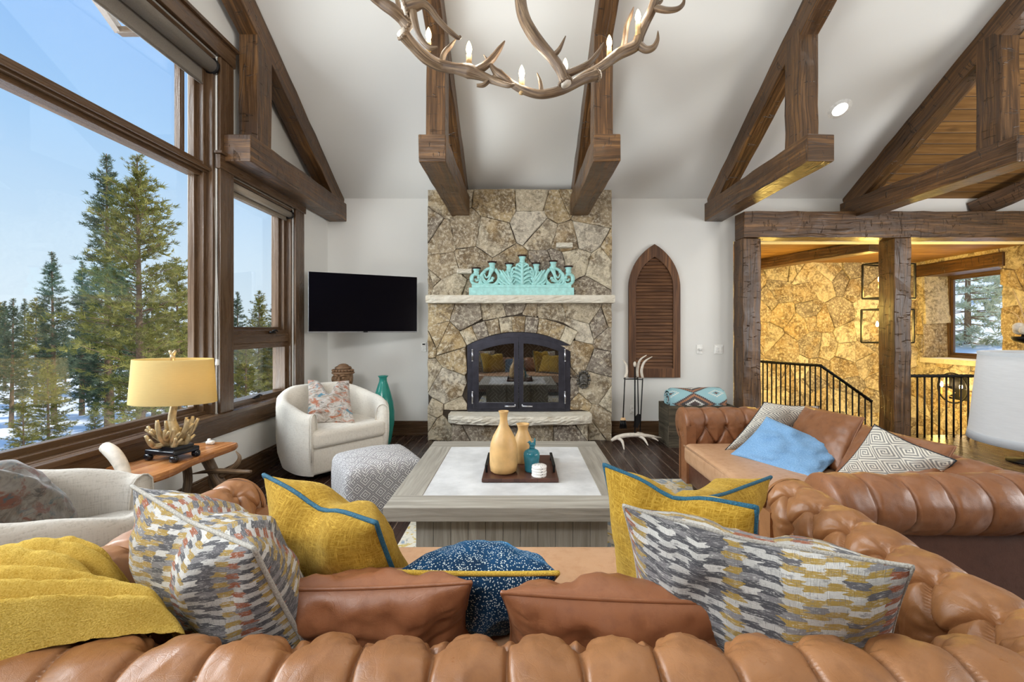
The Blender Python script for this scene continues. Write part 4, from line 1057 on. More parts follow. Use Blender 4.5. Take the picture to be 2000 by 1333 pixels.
m = MB(); m.box2((XR+.458, wy0+.08, wz0+.08), (XR+.463, wy1-.08, wz1-.08)); part('pane', m, GLASS, w3, world=True)
m = MB(); m.bar((4.25, 7.85, 2.575), (4.95, 5.95, 2.575), .22, .17, jit=.004, seed=5); solo('ceiling_beam', m, BEAM, 'slanting timber under the board ceiling of the stairwell', 'beam', (4.6, 6.9, 2.5), bevel=.008)
# rope-twist railings
def railing(pts, label, n_between, zdrop, first=True):
    t = thing('stair_railing', label, 'railing', (pts[0][0], pts[0][1], 0), group='black iron stair railings')
    m = MB(); N = []
    for i in range(len(pts)-1):
        a, b = Vector(pts[i]), Vector(pts[i+1]); k = max(2, int((b-a).length/.03))
        N += [a+(b-a)*j/k for j in range(k)]
    N.append(Vector(pts[-1]))
    m.tube(N, [.019+.005*(i % 2) for i in range(len(N))], 10); part('handrail', m, BLACK, t, world=True)
    for i in range(len(pts)-1):
        a, b = Vector(pts[i]), Vector(pts[i+1]); k = n_between[i]
        for j in range(k+1 if i == len(pts)-2 else k):
            p = a+(b-a)*j/k; zb = zdrop(p, i)
            m = MB(); m.tube([(p.x, p.y, zb), (p.x, p.y, p.z)], .0105, 8); part('baluster', m, BLACK, t, world=True)
    return t
railing([(3.75, 6.93, .90), (4.22, 5.98, .90), (4.93, 5.98, .40)], 'black iron railing descending the stairs between the two timber posts', [15, 8], lambda p, i: 0.0 if i == 0 else p.z-.92)
railing([(5.0, YB-.12, .80), (5.95, YB-.12, .80)], 'short black iron railing right of the free-standing timber post', [10], lambda p, i: 0.0)
# lantern pendants
CANDLE = m_simple('candle_sleeve', (196, 162, 112), .6)
BULB = m_emit('bulb', (1.0, .72, .36), 60)
def bulb_mb(c, s=1.0):
    m = MB(); m.lathe([(.006*s, 0), (.013*s, .012*s), (.0165*s, .028*s), (.013*s, .048*s), (.006*s, .066*s), (0, .075*s)], c, 12); return m
def lantern(x, y, z0, z1, w, dpt, rz, ztop, label):
    t = thing('lantern_pendant', label, 'pendant lamp', (x, y, z0), rz, 'open cage lanterns of the stairwell')
    m = MB(); h = z1-z0; r = .011
    for sx in (-1, 1):
        for sy in (-1, 1):
            m.box((sx*w/2, sy*dpt/2, h/2), (2*r, 2*r, h))
        for zz in (0, h): m.box((sx*w/2, 0, zz), (2*r, dpt, 2*r))
    for sy in (-1, 1):
        for zz in (0, h): m.box((0, sy*dpt/2, zz), (w, 2*r, 2*r))
    m.box((0, 0, h), (w, .02, .02)); m.box((0, 0, h), (.02, dpt, .02))
    part('cage', m, BLACK, t)
    m = MB(); m.tube([(0, 0, h*.45), (0, 0, ztop-z0)], .009, 8); m.tube([(-.2, 0, h*.35), (0, 0, h*.45), (.2, 0, h*.35)], .008, 8); m.lathe([(0, ztop-z0-.03), (.06, ztop-z0-.03), (.06, ztop-z0), (0, ztop-z0)], (0, 0, 0), 16) if ztop > 2.6 else None; part('stem', m, BLACK, t)
    for sx in (-.2, .2):
        m = MB(); m.tube([(sx, 0, h*.30), (sx, 0, h*.48)], .014, 10); c = part('candle', m, CANDLE, t)
        part('bulb', bulb_mb((sx, 0, h*.48), 1.15), BULB, c)
lantern(5.62, 6.5, 1.88, 2.40, .66, .30, .3, 2.66, 'upper open black cage lantern with bulbs half hidden by the middle timber post')
lantern(5.60, 6.5, 1.21, 1.71, .62, .30, .25, 2.66, 'lower open black cage lantern with bulbs half hidden by the middle timber post')
# wall sconce
s = thing('wall_sconce', 'black ring wall sconce with two glowing bulbs on the lower stairwell stone', 'wall lamp', (XR-.05, 7.2, .2), group=None)
m = MB(); cs = Vector((XR-.14, 7.2, .42)); N = [cs+Vector((0, math.cos(2*PI*k/36)*.25, math.sin(2*PI*k/36)*.25)) for k in range(37)]; m.tube(N, .012, 8); m.tube([cs+Vector((0, .25, 0)), cs+Vector((.1, .1, 0))], .012, 8); m.tube([cs+Vector((0, -.25, 0)), cs+Vector((.1, -.1, 0))], .012, 8); m.box2((XR-.045, 7.05, .22), (XR-.02, 7.35, .62)); part('ring', m, BLACK, s, world=True)
for dy in (-.16, .16):
    m = MB(); m.tube([cs+Vector((-.02, dy, -.12)), cs+Vector((-.02, dy, 0))], .014, 10); c = part('candle', m, CANDLE, s, world=True); part('bulb', bulb_mb(cs+Vector((-.02, dy, 0)), 1.3), BULB, c, world=True)
GOLD = (1.0, .68, .16)
for p, e in (((5.4, 6.6, 1.95), 50), ((5.6, 6.5, 1.40), 50), ((4.0, 6.9, 1.7), 45), ((6.4, 6.7, -.4), 40), ((7.05, 7.2, .30), 12), ((4.8, 6.9, .1), 40), ((6.6, 7.2, 1.7), 26)):
    lamp('POINT', 'stairwell_glow', p, e, GOLD, .10)

# ------------------------------------------------------------------ antler chandelier
ch = thing('antler_chandelier', 'branching elk antler chandelier with lit candle bulbs hanging over the room', 'chandelier', (0.02, 2.5, 2.75))
def AP(q):
    Y = q[3] if len(q) > 3 else 2.5
    return at(q[0], q[1], Y), q[2]*Y/F
def antler(main, tines, burr=None, burr_r=0):
    m = MB(); P = [AP(q) for q in main]; m.tube([p for p, r in P], [r for p, r in P], 12, res=6)
    for tn in tines:
        P2_ = [AP(q) for q in tn]; m.tube([p for p, r in P2_], [r for p, r in P2_], 9, res=5)
    if burr is not None:
        c, r = AP(burr); d = (P[1][0]-P[0][0]).normalized(); rd = random.Random(len(main))
        for k in range(16):
            a = 2*PI*k/16; n1 = d.orthogonal().normalized(); n2 = d.cross(n1)
            m.ball(c+(n1*math.cos(a)+n2*math.sin(a))*r*.9, r*.28*rd.uniform(.7, 1.2), 7, 4)
    a = part('antler', m, ANT, ch, world=True)
    if burr is not None:
        mm = MB(); mm.tube([c-d*r*.55, c+d*r*.1], [r*.75, r*.9], 14); part('burr', mm, BONE, a, world=True, label='pale sawn antler base')
    return a
antler([(787, 66, 13, 2.35), (806, 88, 11, 2.4), (832, 113, 12, 2.45), (860, 128, 11), (890, 134, 10), (916, 139, 14), (940, 148, 9), (965, 158, 7), (992, 167, 5, 2.45), (1005, 165, 2, 2.45)],
       [[(922, 142, 9), (945, 130, 8), (962, 114, 7), (976, 95, 5), (986, 80, 1.2)], [(862, 124, 6), (868, 104, 5.5), (880, 90, 4.5), (890, 77, 1)], [(958, 153, 5), (945, 166, 4.5), (931, 167, 3)]], (787, 66, 13, 2.35))
antler([(1166, 147, 10, 2.6), (1140, 155, 9, 2.58), (1105, 172, 9.5, 2.52), (1075, 182, 9), (1050, 184, 8.5), (1022, 176, 8), (1000, 164, 7), (975, 146, 10), (962, 132, 5), (945, 107, 1)],
       [[(1058, 180, 5), (1055, 160, 4), (1049, 142, .8)], [(985, 152, 8), (970, 150, 6), (955, 158, 4)]], (1166, 147, 11, 2.6))
antler([(1104, 158, 12, 2.3), (1096, 138, 10.5, 2.3), (1080, 115, 10, 2.3), (1060, 92, 11, 2.32), (1040, 66, 12, 2.35), (1024, 36, 12, 2.4), (1017, 5, 11.5, 2.45), (1014, -50, 10, 2.5), (1020, -120, 9, 2.6)],
       [[(1078, 112, 6, 2.3), (1092, 97, 4.5, 2.28), (1105, 70, .8, 2.26)], [(1104, 146, 8, 2.3), (1130, 135, 7, 2.28), (1150, 124, 6, 2.27), (1166, 106, 5, 2.27), (1179, 83, 1, 2.27)]], (1104, 160, 13, 2.3))
antler([(1075, 184, 4, 2.6), (1100, 176, 8, 2.62), (1140, 150, 8.5, 2.65), (1175, 130, 9, 2.68), (1208, 106, 11, 2.7), (1240, 90, 11, 2.7), (1250, 68, 9.5, 2.68), (1262, 42, 9, 2.66), (1276, 12, 9, 2.6), (1283, -25, 8, 2.55), (1275, -80, 7, 2.5)],
       [[(1246, 86, 9, 2.7), (1262, 97, 7, 2.68), (1276, 93, 6, 2.66), (1284, 78, 4, 2.65), (1285, 60, .8, 2.64)], [(1218, 98, 8, 2.7), (1221, 75, 5.5, 2.72), (1224, 50, 5, 2.72), (1232, 30, 4, 2.74), (1238, 13, .8, 2.75)],
        [(1276, 14, 7, 2.6), (1300, 20, 6, 2.58), (1322, 18, 5, 2.56), (1334, 8, 4, 2.55), (1337, -8, 1, 2.54)], [(1284, 8, 4, 2.6), (1292, 2, 3, 2.6), (1296, -12, 1, 2.6)]])
antler([(797, 48, 14, 2.35), (785, 35, 12, 2.33), (768, 20, 12, 2.3), (745, 4, 11, 2.28), (720, -20, 10, 2.25), (700, -70, 9, 2.3)], [[(775, 24, 6, 2.33), (778, 10, 5, 2.34), (770, -20, 3, 2.34)]], (798, 50, 14, 2.35))
antler([(795, 16, 12, 2.2), (812, 10, 11, 2.2), (826, 8, 8, 2.2), (840, 18, 7, 2.22), (853, 35, 6, 2.24), (868, 52, 5.5, 2.26), (884, 66, 5, 2.28), (895, 74, 4, 2.3), (900, 70, 2, 2.3)],
       [[(806, 22, 8, 2.2), (810, 42, 7, 2.2), (817, 66, 6, 2.2), (830, 86, 5.5, 2.2), (842, 94, 5, 2.2), (855, 92, 2, 2.2)]], (793, 16, 13, 2.2))
antler([(1018, -115, 9, 2.6), (950, -150, 9, 2.6), (860, -120, 9, 2.5), (812, -50, 10, 2.3), (800, 10, 11, 2.22)], [])
antler([(1018, -115, 9, 2.6), (1120, -150, 9, 2.6), (1220, -130, 8, 2.55), (1277, -80, 7, 2.5)], [])
m = MB(); c = at(1018, -115, 2.6); m.tube([c-Vector((0, 0, .1)), (c.x, c.y, ceil_z(c.y)+.01)], .02, 10); m.lathe([(0, -.1), (.05, -.08), (.06, 0), (.04, .06), (0, .07)], c, 14); m.lathe([(0, -.06), (.08, -.05), (.08, .02), (0, .02)], (c.x, c.y, ceil_z(c.y)-.02), 16); part('hanging_rod', m, BLACK, ch, world=True)
CB = m_emit('candle_bulb', (1.0, .70, .36), 14)
for (px, py, pb, Y) in ((837, 79, 100, 2.62), (916, 107, 133, 2.5), (1019, 154, 183, 2.5), (1190, 93, 118, 2.7), (1246, 43, 68, 2.66), (1104, 138, 158, 2.75)):
    a = at(px, py, Y); b = at(px, pb, Y)
    m = MB(); m.tube([b, a], [.017, .0155], 12); cd = part('candle_sleeve', m, CANDLE, ch, world=True)
    part('bulb', bulb_mb(a, 1.1), CB, cd, world=True)
    lamp('POINT', 'chandelier_bulb', a+Vector((0, 0, .04)), 4.2, (1, .86, .68), .04)
# ------------------------------------------------------------------ rug
m = MB(); m.rbox((.62, 2.45, .006), (2.82, 3.06, .012), .005, 1, smooth=False); solo('rug', m, RUGM, 'pale patterned rug under the coffee table and sofas', 'rug', (.62, 2.45, 0))

# ------------------------------------------------------------------ Chesterfield sofas
def roll_profile(r, zc, zs, zb, ds):
    """points (outward offset, z, arc length from the seat line) and outward normals of the back section"""
    P = []
    z = zs
    while z < zc-ds*.5: P.append((-r, z, (-1, 0))); z += ds
    n = int(r*math.radians(255)/ds)
    for i in range(n+1):
        a = math.radians(180-255*i/n); P.append((r*math.cos(a), zc+r*math.sin(a), (math.cos(a), math.sin(a))))
    ox, oz, _ = P[-1]; px_ = r*.22
    P.append((px_, oz-.004, (1, 0)))
    k = 10
    for i in range(1, k+1): P.append((px_, oz-.004-(oz-.004-zb)*i/k, (1, 0)))
    s = 0; out = []
    for i, (o, z, n_) in enumerate(P):
        if i: s += math.hypot(o-P[i-1][0], z-P[i-1][1])
        out.append((o, z, s, n_))
    return out
def tuft_disp(u, s, du, dv, s0, slast, send, amp):
    """inward displacement of button tufting: diamonds up to arc length slast, straight pleats beyond"""
    p = u/du; q = (s-s0)/(2*dv)
    a = p+q; b = p-q
    fa, fb = a-round(a), b-round(b)
    ca, cb = abs(fa), abs(fb)
    def crease(c, side): return .62*(1-(min(1, 2*c))**.38)+.42*math.exp(-(c/.035)**2)+.10*max(0, side)*math.exp(-(c/.16)**2)
    dia = max(crease(ca, fa), crease(cb, -fb))
    ex, ey = (fa+fb)*du*.5, (fa-fb)*dv
    dist = math.hypot(ex, ey); th = math.atan2(ey, ex)
    btn = math.exp(-(dist/.024)**2)
    fold = .09*math.cos(7*th+.7*round(a)+.4*round(b))*math.exp(-((dist-.04)/.03)**2)
    dia = dia+.75*btn+fold
    odd = round((slast-s0)/dv) % 2
    ps = p+(.5 if odd else 0); ps = ps+.62*math.cos(PI*(s-slast-.03)/.17)*math.sin(PI*ps)/PI; f = ps-round(ps)
    st = .72*crease(abs(f), f)
    k = sstep(slast-.005, slast+.05, s)
    d = dia*(1-k)+st*k
    d *= 1-sstep(send-.05, send, s)
    return amp*d
def sofa(name, label, loc, rz, a, D, zc, r, seat, mats, ds=.011, du=.19, dv=.115, rows=3, seat_y1=None, dsu=.006, slast=.3):
    body, seatm, lower = mats
    t = thing(name, label, 'sofa', loc, rz)
    zs = seat-.06; prof = roll_profile(r, zc, zs, .09, ds)
    send = [s for o, z, s, n in prof if True][-12]
    s0 = slast-rows*dv
    nb = []
    def sweep(pm, kind):
        m = MB(); L = (2*a if kind == 'back' else D)
        nu = int(L/dsu); cols = len(prof); vs = []; uvs = []
        for i in range(nu+1):
            f = i/nu
            for (o, z, s, n) in prof:
                if kind == 'back':
                    x = -(a+o)+2*(a+o)*f; uu = x; px, py = x, -o
                else:
                    y0 = -o-.03; y = y0+(D-y0)*f; uu = y; px, py = pm*(a+o), y
                seam = 1.0
                dsp = tuft_disp(uu, s, du, dv, s0, slast, send, .044 if du < .15 else .036)
                if s < send:
                    q = Vector((px*9, py*9, z*9)); dsp += .006*mnoise.noise(q)+.0022*mnoise.noise(q*3.1)+.0008*mnoise.noise(q*7.7)
                on, zn = n
                o2 = -on*dsp; z2 = -zn*dsp
                if kind == 'back': vs.append((px, py-o2, z+z2))
                else: vs.append((px+pm*o2, py, z+z2))
                uvs.append((uu, s))
        fs = []
        for i in range(nu):
            for j in range(cols-1):
                k = i*cols+j; q = (k, k+1, k+cols+1, k+cols)
                fs.append(q if (kind == 'back' or pm < 0) else tuple(reversed(q)))
        m.add(vs, fs, uvs=uvs, smooth=True)
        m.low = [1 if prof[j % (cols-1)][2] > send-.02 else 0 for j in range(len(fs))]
        return m
    bo = .058 if du < .15 else .046
    def buttons(kind, pm, host):
        L = a if kind == 'back' else D
        bm_ = None
        for row in range(rows, 0, -1):
            s = s0+row*dv
            o = z = n = None
            for (oo, zz, ss, nn) in prof:
                if ss >= s: o, z, n = oo, zz, nn; break
            off = 0 if row % 2 == 0 else .5
            k0 = int(-L/du)-1
            for k in range(k0, -k0+2):
                u = (k+off)*du
                if kind == 'back':
                    if abs(u) > a+o-.04: continue
                    c = Vector((u, -o+n[0]*.034*-1*-1, z-n[1]*.034)); c = Vector((u, -(o-n[0]*bo), z-n[1]*bo)); nv = Vector((0, -n[0], n[1]))
                else:
                    if u < -o+.03 or u > D-.05: continue
                    c = Vector((pm*(a+o-n[0]*bo), u, z-n[1]*bo)); nv = Vector((pm*n[0], 0, n[1]))
                mb = MB(); q = nv.to_track_quat('Z', 'Y').to_matrix().to_4x4()
                mb.ball((0, 0, 0), (.011, .011, .005), 10, 6, M=Matrix.Translation(c) @ q)
                part('button', mb, body, host)
    def low(o, m): o.data.polygons.foreach_set('material_index', m.low)
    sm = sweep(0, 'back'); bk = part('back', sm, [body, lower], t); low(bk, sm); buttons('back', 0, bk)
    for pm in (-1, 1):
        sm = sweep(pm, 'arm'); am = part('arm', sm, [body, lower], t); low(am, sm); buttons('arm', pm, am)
        # scroll front of the arm
        m = MB(); ring = [(o, z) for o, z, s, n in prof]; k = len(ring)
        cz = (zc, ); vs = []; fs = []
        core = [(pm*(a+o), z) for o, z in ring]
        cx = pm*(a-r*.35)
        for sc_, yy in ((1.0, 0), (.985, .018), (.90, .030), (.5, .034)):
            for (x, z) in core:
                ccx = pm*(a if z > zc-r*.6 else a-r*.4); ccz = zc if z > zc-r*.6 else z
                vs.append((ccx+(x-ccx)*sc_, D+yy, ccz+(z-ccz)*sc_))
        for q in range(3):
            for i in range(k-1):
                f = (q*k+i, q*k+i+1, (q+1)*k+i+1, (q+1)*k+i); fs.append(f if pm > 0 else tuple(reversed(f)))
        m.add(vs, fs, smooth=True)
        fill = [(x, z) for x, z in [(pm*(a+o*.9), z) for o, z in ring]]
        xs0, xs1 = sorted((pm*(a-r), pm*(a+r*.22)))
        m.box2((xs0, D-.05, .09), (xs1, D+.030, zc)); m.lathe([(0, .0), (r*.9, .0), (r*.5, .034), (0, .036)], (0, 0, 0), 24, M=Matrix(((1, 0, 0, pm*a), (0, 0, 1, D), (0, -1, 0, zc), (0, 0, 0, 1))))
        m.tube([(pm*a+r*.93*math.cos(q), D+.012, zc+r*.93*math.sin(q)) for q in [2*PI*i/30 for i in range(31)]], .009, 6)
        fr = part('arm_front', m, body, t)
        mm = MB()
        for i in range(18):
            q = math.radians(-60+300*i/17); mm.ball((pm*(a-r*.80*math.cos(q)*-1), D+.026, zc+r*.80*math.sin(q)), .006, 6, 4)
        part('nailheads', mm, STEEL, fr)
    # seat
    y1 = seat_y1 or D+.02; wi = a-r
    m = MB(); m.rbox((0, (y1+r*.6)/2, seat-.075), (2*wi+.02, y1-r*.6, .17), .05, 4, puff=.022, sub=6); part('seat_cushion', m, seatm, t)
    m = MB(); m.rbox((0, (y1-.05)/2, .20), (2*a-.02, y1-.05, .21), .02, 2); part('seat_base', m, lower, t)
    m = MB(); m.tube([(-wi, y1-.008, seat-.012), (wi, y1-.008, seat-.012)], .007, 6); part('piping', m, seatm, t)
    for x in (-a+.08, a-.08):
        for y in (.05, y1-.14):
            m = MB(); m.lathe([(.0, 0), (.025, 0), (.035, .04), (.045, .10), (0, .10)], (x, y, 0), 14); part('foot', m, TRIM, t)
    return t
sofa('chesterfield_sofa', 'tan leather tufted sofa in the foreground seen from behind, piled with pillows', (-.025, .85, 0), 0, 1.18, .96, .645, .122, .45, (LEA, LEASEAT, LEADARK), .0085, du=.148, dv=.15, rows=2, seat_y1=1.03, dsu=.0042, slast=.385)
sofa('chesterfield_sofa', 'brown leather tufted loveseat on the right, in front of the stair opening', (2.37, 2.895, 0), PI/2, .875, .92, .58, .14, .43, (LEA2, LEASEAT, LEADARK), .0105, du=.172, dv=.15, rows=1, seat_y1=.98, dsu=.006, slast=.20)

# ------------------------------------------------------------------ pillows
def pillow(name, label, corners, th, mat, cord=None, chop=0.0, pinch=.07, seed=0, wr=.008, uvs=1.0, group=None, N=34, cat='pillow', cordr=.0055, uvrot=0.0, edge=.5):
    """corners A top-left, B top-right, Cc bottom-left, D bottom-right (world)"""
    A, B, Cc, D = [Vector(c) for c in corners]
    nrm = (B-A).cross(A-Cc).normalized()
    w = ((B-A).length+(D-Cc).length)/2; h = ((A-Cc).length+(B-D).length)/2
    base = (Cc+D)/2
    def P(u, v):
        x = u*(1-pinch*(1-v*v)); y = v*(1-pinch*(1-u*u))
        if chop: y -= chop*math.exp(-(u/.30)**2)*sstep(-.2, 1, v)
        s, t_ = (x+1)/2, (y+1)/2
        return (Cc*(1-s)+D*s)*(1-t_)+(A*(1-s)+B*s)*t_
    def S(u, v, sg):
        k = max(0, (1-u*u)*(1-v*v))
        tt = th/2*k**edge
        if chop: tt *= 1+.35*math.exp(-((abs(u)-.45)/.25)**2)*sstep(0, 1, v)
        q = Vector((u*2.2+seed, v*2.2, sg*3.0+seed*.7)); e = (mnoise.noise(q*1.3)*1.3+mnoise.noise(q*3.2)*.5)*wr*min(1, k*5)
        # gathers running in from the seams
        edge_ = max(abs(u), abs(v)); tang = u if abs(v) > abs(u) else v
        e += wr*.55*mnoise.noise(Vector((tang*9+seed, sg, 0)))*sstep(.45, .92, edge_)*min(1, k*8)
        if edge < .5: e += .005*mnoise.noise(Vector((u*3.1+seed, v*2.0+sg, seed)))*min(1, k*6)+.004*mnoise.noise(Vector((u*7+v*3, v*4-sg, seed*2)))*min(1, k*6)
        return P(u, v)+nrm*(sg*(tt+e))
    def warp(i): x = -1+2*i; return math.copysign(abs(x)**.8, x)
    t = thing(name, label, cat, base, group=group)
    m = MB()
    sn = [math.sin((k/N-.5)*PI) for k in range(N+1)]
    for sg in (1, -1):
        G = [[S(sn[a], sn[b], sg) for a in range(N+1)] for b in range(N+1)]
        h0 = N//2; UU = [[0]*(N+1) for _ in range(N+1)]; VV = [[0]*(N+1) for _ in range(N+1)]
        for b in range(N+1):
            for a in range(h0+1, N+1): UU[b][a] = UU[b][a-1]+(G[b][a]-G[b][a-1]).length
            for a in range(h0-1, -1, -1): UU[b][a] = UU[b][a+1]-(G[b][a]-G[b][a+1]).length
        for a in range(N+1):
            for b in range(h0+1, N+1): VV[b][a] = VV[b-1][a]+(G[b][a]-G[b-1][a]).length
            for b in range(h0-1, -1, -1): VV[b][a] = VV[b+1][a]-(G[b][a]-G[b+1][a]).length
        ix = lambda q: max(0, min(N, int(round(q*N))))
        m.grid(lambda u, v: G[ix(v)][ix(u)], N, N, uvf=lambda u, v: (UU[ix(v)][ix(u)]*uvs+seed*.37+(3.1 if sg < 0 else 0), VV[ix(v)][ix(u)]*uvs+seed*.21), flip=sg < 0)
    part('cover', m, mat, t, world=True)
    if cord is not None:
        pts = []
        K = 18
        for (u0, v0, u1, v1) in ((-1, -1, 1, -1), (1, -1, 1, 1), (1, 1, -1, 1), (-1, 1, -1, -1)):
            for i in range(K):
                f = i/K; f = .5-.5*math.cos(PI*f)
                pts.append(P(u0+(u1-u0)*f, v0+(v1-v0)*f))
        pts.append(pts[0])
        m = MB(); m.tube(pts, cordr, 8, cap=False); part('piping', m, cord, t, world=True)
    return t
def lean4(A, B, h, deg, fwd=1, tilt=0):
    """complete a leaning pillow from its two top corners; the foot moves away horizontally by fwd"""
    A = Vector(A); B = Vector(B); u = (B-A).normalized(); n = Vector((-u.y, u.x, 0)).normalized()
    if n.y*fwd < 0: n = -n
    a = math.radians(deg); d = Vector((0, 0, -1))*math.cos(a)+n*math.sin(a)
    return [A, B, A+d*h, B+d*h]
# on the near sofa
pillow('throw_pillow', 'large ikat woven pillow at the left end of the near sofa, beside the yellow blanket', lean4(atz(258, 950, .95), atz(496, 1072, .92), .53, 24), .26, IKAT, IKATC, .04, seed=1, wr=.017, uvs=1.3)
pillow('throw_pillow', 'mustard velvet pillow with teal piping left of the coffee table', lean4(atz(515, 928, .90), atz(735, 1022, .87), .46, 24), .24, YVEL, TEALC, .16, seed=2, wr=.012, cordr=.007)
pillow('throw_pillow', 'navy speckled velvet pillow with gold piping in the middle of the near sofa', lean4(atz(775, 1118, .74), atz(1090, 1120, .74), .46, 50), .25, SPECK, GOLDC, .0, seed=3, wr=.012, cordr=.007)
pillow('throw_pillow', 'tall mustard velvet pillow with dark cord standing in front of the right ikat pillow', lean4(atz(1180, 908, .95), atz(1478, 992, .93), .50, 12), .22, YVEL, TEALC, .12, seed=4, wr=.012, cordr=.007)
pillow('throw_pillow', 'mustard velvet pillow with teal piping against the right arm of the near sofa', lean4(atz(1325, 985, .85), atz(1506, 932, .85), .42, 30), .20, YVEL, TEALC, .03, seed=5, wr=.010, cordr=.006)
pillow('throw_pillow', 'large ikat woven pillow at the right end of the near sofa', lean4(atz(1218, 988, .92), atz(1782, 1108, .91), .50, 20), .24, IKAT, IKATC, .03, seed=6, wr=.017, uvs=1.15)
pillow('lumbar_pillow', 'left russet leather lumbar pillow leaning on the near sofa back', lean4(atz(487, 1152, .75), atz(920, 1138, .75), .36, 33), .21, LEA3, LEA3, .0, pinch=.07, seed=7, wr=.016, cordr=.0055, edge=.45, cat='pillow', N=60)
pillow('lumbar_pillow', 'right russet leather lumbar pillow leaning on the near sofa back', lean4(atz(980, 1158, .75), atz(1448, 1178, .735), .36, 33), .21, LEA3, LEA3, .0, pinch=.07, seed=8, wr=.016, cordr=.0055, edge=.45, N=60)
# on the loveseat
pillow('throw_pillow', 'grey and cream greek key pillow at the far end of the brown loveseat', [atz(1493, 786, .82), atz(1600, 794, .80), atz(1414, 882, .44), atz(1585, 868, .43)], .17, KEY, NAVYC, .02, seed=9, cordr=.004)
pillow('throw_pillow', 'greek key pillow at the near end of the brown loveseat', [atz(1708, 830, .84), atz(1868, 900, .72), atz(1634, 925, .50), atz(1800, 985, .42)], .17, KEY, NAVYC, .02, seed=10, cordr=.004)
pillow('throw_pillow', 'sky blue velvet lumbar pillow on the brown loveseat', [atz(1497, 814, .74), atz(1668, 878, .56), atz(1426, 888, .45), atz(1590, 942, .44)], .19, BLUEV, None, .03, seed=11, wr=.032)
pillow('lumbar_pillow', 'brown leather pillow between the two greek key pillows', [(2.26, 3.37, .80), (2.31, 2.86, .81), (2.08, 3.37, .46), (2.12, 2.82, .46)], .17, LEA2, LEA2, 0, pinch=.04, seed=12, cordr=.005, edge=.4)
pillow('lumbar_pillow', 'brown leather pillow behind the near greek key pillow', [(2.24, 2.78, .78), (2.33, 2.28, .775), (2.05, 2.78, .46), (2.14, 2.24, .46)], .17, LEA2, LEA2, 0, pinch=.04, seed=13, cordr=.005, edge=.4)

# ------------------------------------------------------------------ yellow plush throw over the sofa corner
def throw():
    t = thing('throw_blanket', 'mustard yellow plush throw draped over the left corner of the near sofa', 'blanket', (-1.1, .9, .76))
    p00, p10, p01, p11 = Vector((-1.27, .70, 0)), Vector((-.735, .935, 0)), Vector((-1.40, 1.17, 0)), Vector((-.86, 1.17, 0))
    zc, r, ax, ay = .645, .122, 1.205, .85
    def bz(x, y):
        z = .45
        for d in (abs(y-ay), abs(x+ax)):
            if d < r: z = max(z, zc+math.sqrt(r*r-d*d))
            elif d < r+.25: z = max(z, zc-(d-r)*.9)
        if x < -ax-r or y < ay-r: z = max(z, zc-.05-.6*max(-ax-r-x, ay-r-y))
        return z
    def top(u, v):
        p = (p00*(1-u)+p10*u)*(1-v)+(p01*(1-u)+p11*u)*v
        x, y = p.x, p.y
        z = 0
        for a in (-.06, 0, .06):
            for b in (-.06, 0, .06): z = max(z, bz(x+a, y+b)-.012*(abs(a)+abs(b))/.06)
        e0 = sstep(0, .16, min(u+.3, 1-u, v, 1-v)); z = bz(x, y)*(1-e0)+z*e0
        w_ = v+.05*math.sin(u*4.0)+.02*mnoise.noise(Vector((u*4, v*4, 1)))
        fold = .010+.085*(abs(math.sin(w_*PI*5.6+.1))**.62)*(1-.55*sstep(.35, 1, u))*(1.2-.4*v)
        puff = .035*math.sin(PI*min(1, max(0, v)))*(1-.3*u)
        e = min(1, min(u+.3, 1-u, v*1.6, 1-v)*9)
        return Vector((x, y, z+.002+(fold+puff)*math.sqrt(max(0, e))+.004*mnoise.noise(Vector((x*30, y*30, 0)))+.0025*mnoise.noise(Vector((x*90, y*90, 3)))))
    m = MB(); m.grid(top, 110, 90)
    part('plush', m, FUR, t, world=True)
throw()

# ------------------------------------------------------------------ coffee table
ct = thing('coffee_table', 'large square grey-washed wood coffee table with pale inset top', 'coffee table', (-.043, 2.90, 0))
x0, x1, y0, y1, zt = -.716, .63, 2.23, 3.57, .47
m = MB(); fw = .17; th = .074
for a, b, g in (((x0, y0, zt-th), (x1, y0+fw, zt), (1, 0, 0)), ((x0, y1-fw, zt-th), (x1, y1, zt), (1, 0, 0)), ((x0, y0+fw, zt-th), (x0+fw, y1-fw, zt), (0, 1, 0)), ((x1-fw, y0+fw, zt-th), (x1, y1-fw, zt), (0, 1, 0))):
    m.box2(a, b, grain=g)
part('top_frame', m, GREYW, ct, world=True, bevel=.003)
m = MB(); m.box2((x0+fw, y0+fw, zt-th+.01), (x1-fw, y1-fw, zt-.003)); part('top_panel', m, TOP, ct, world=True)
m = MB((0, 0, 1)); ins = .14
n = 11
for i in range(n):
    a = x0+ins+(x1-x0-2*ins)*i/n; b = x0+ins+(x1-x0-2*ins)*(i+1)/n-.0015
    m.box2((a, y0+ins, .0), (b, y0+ins+.03, zt-th)); m.box2((a, y1-ins-.03, .0), (b, y1-ins, zt-th))
    a = y0+ins+.03+(y1-y0-2*ins-.06)*i/n; b = y0+ins+.03+(y1-y0-2*ins-.06)*(i+1)/n-.0015
    m.box2((x0+ins, a, .0), (x0+ins+.03, b, zt-th)); m.box2((x1-ins-.03, a, .0), (x1-ins, b, zt-th))
part('plank_base', m, GREYW, ct, world=True, bevel=.002)
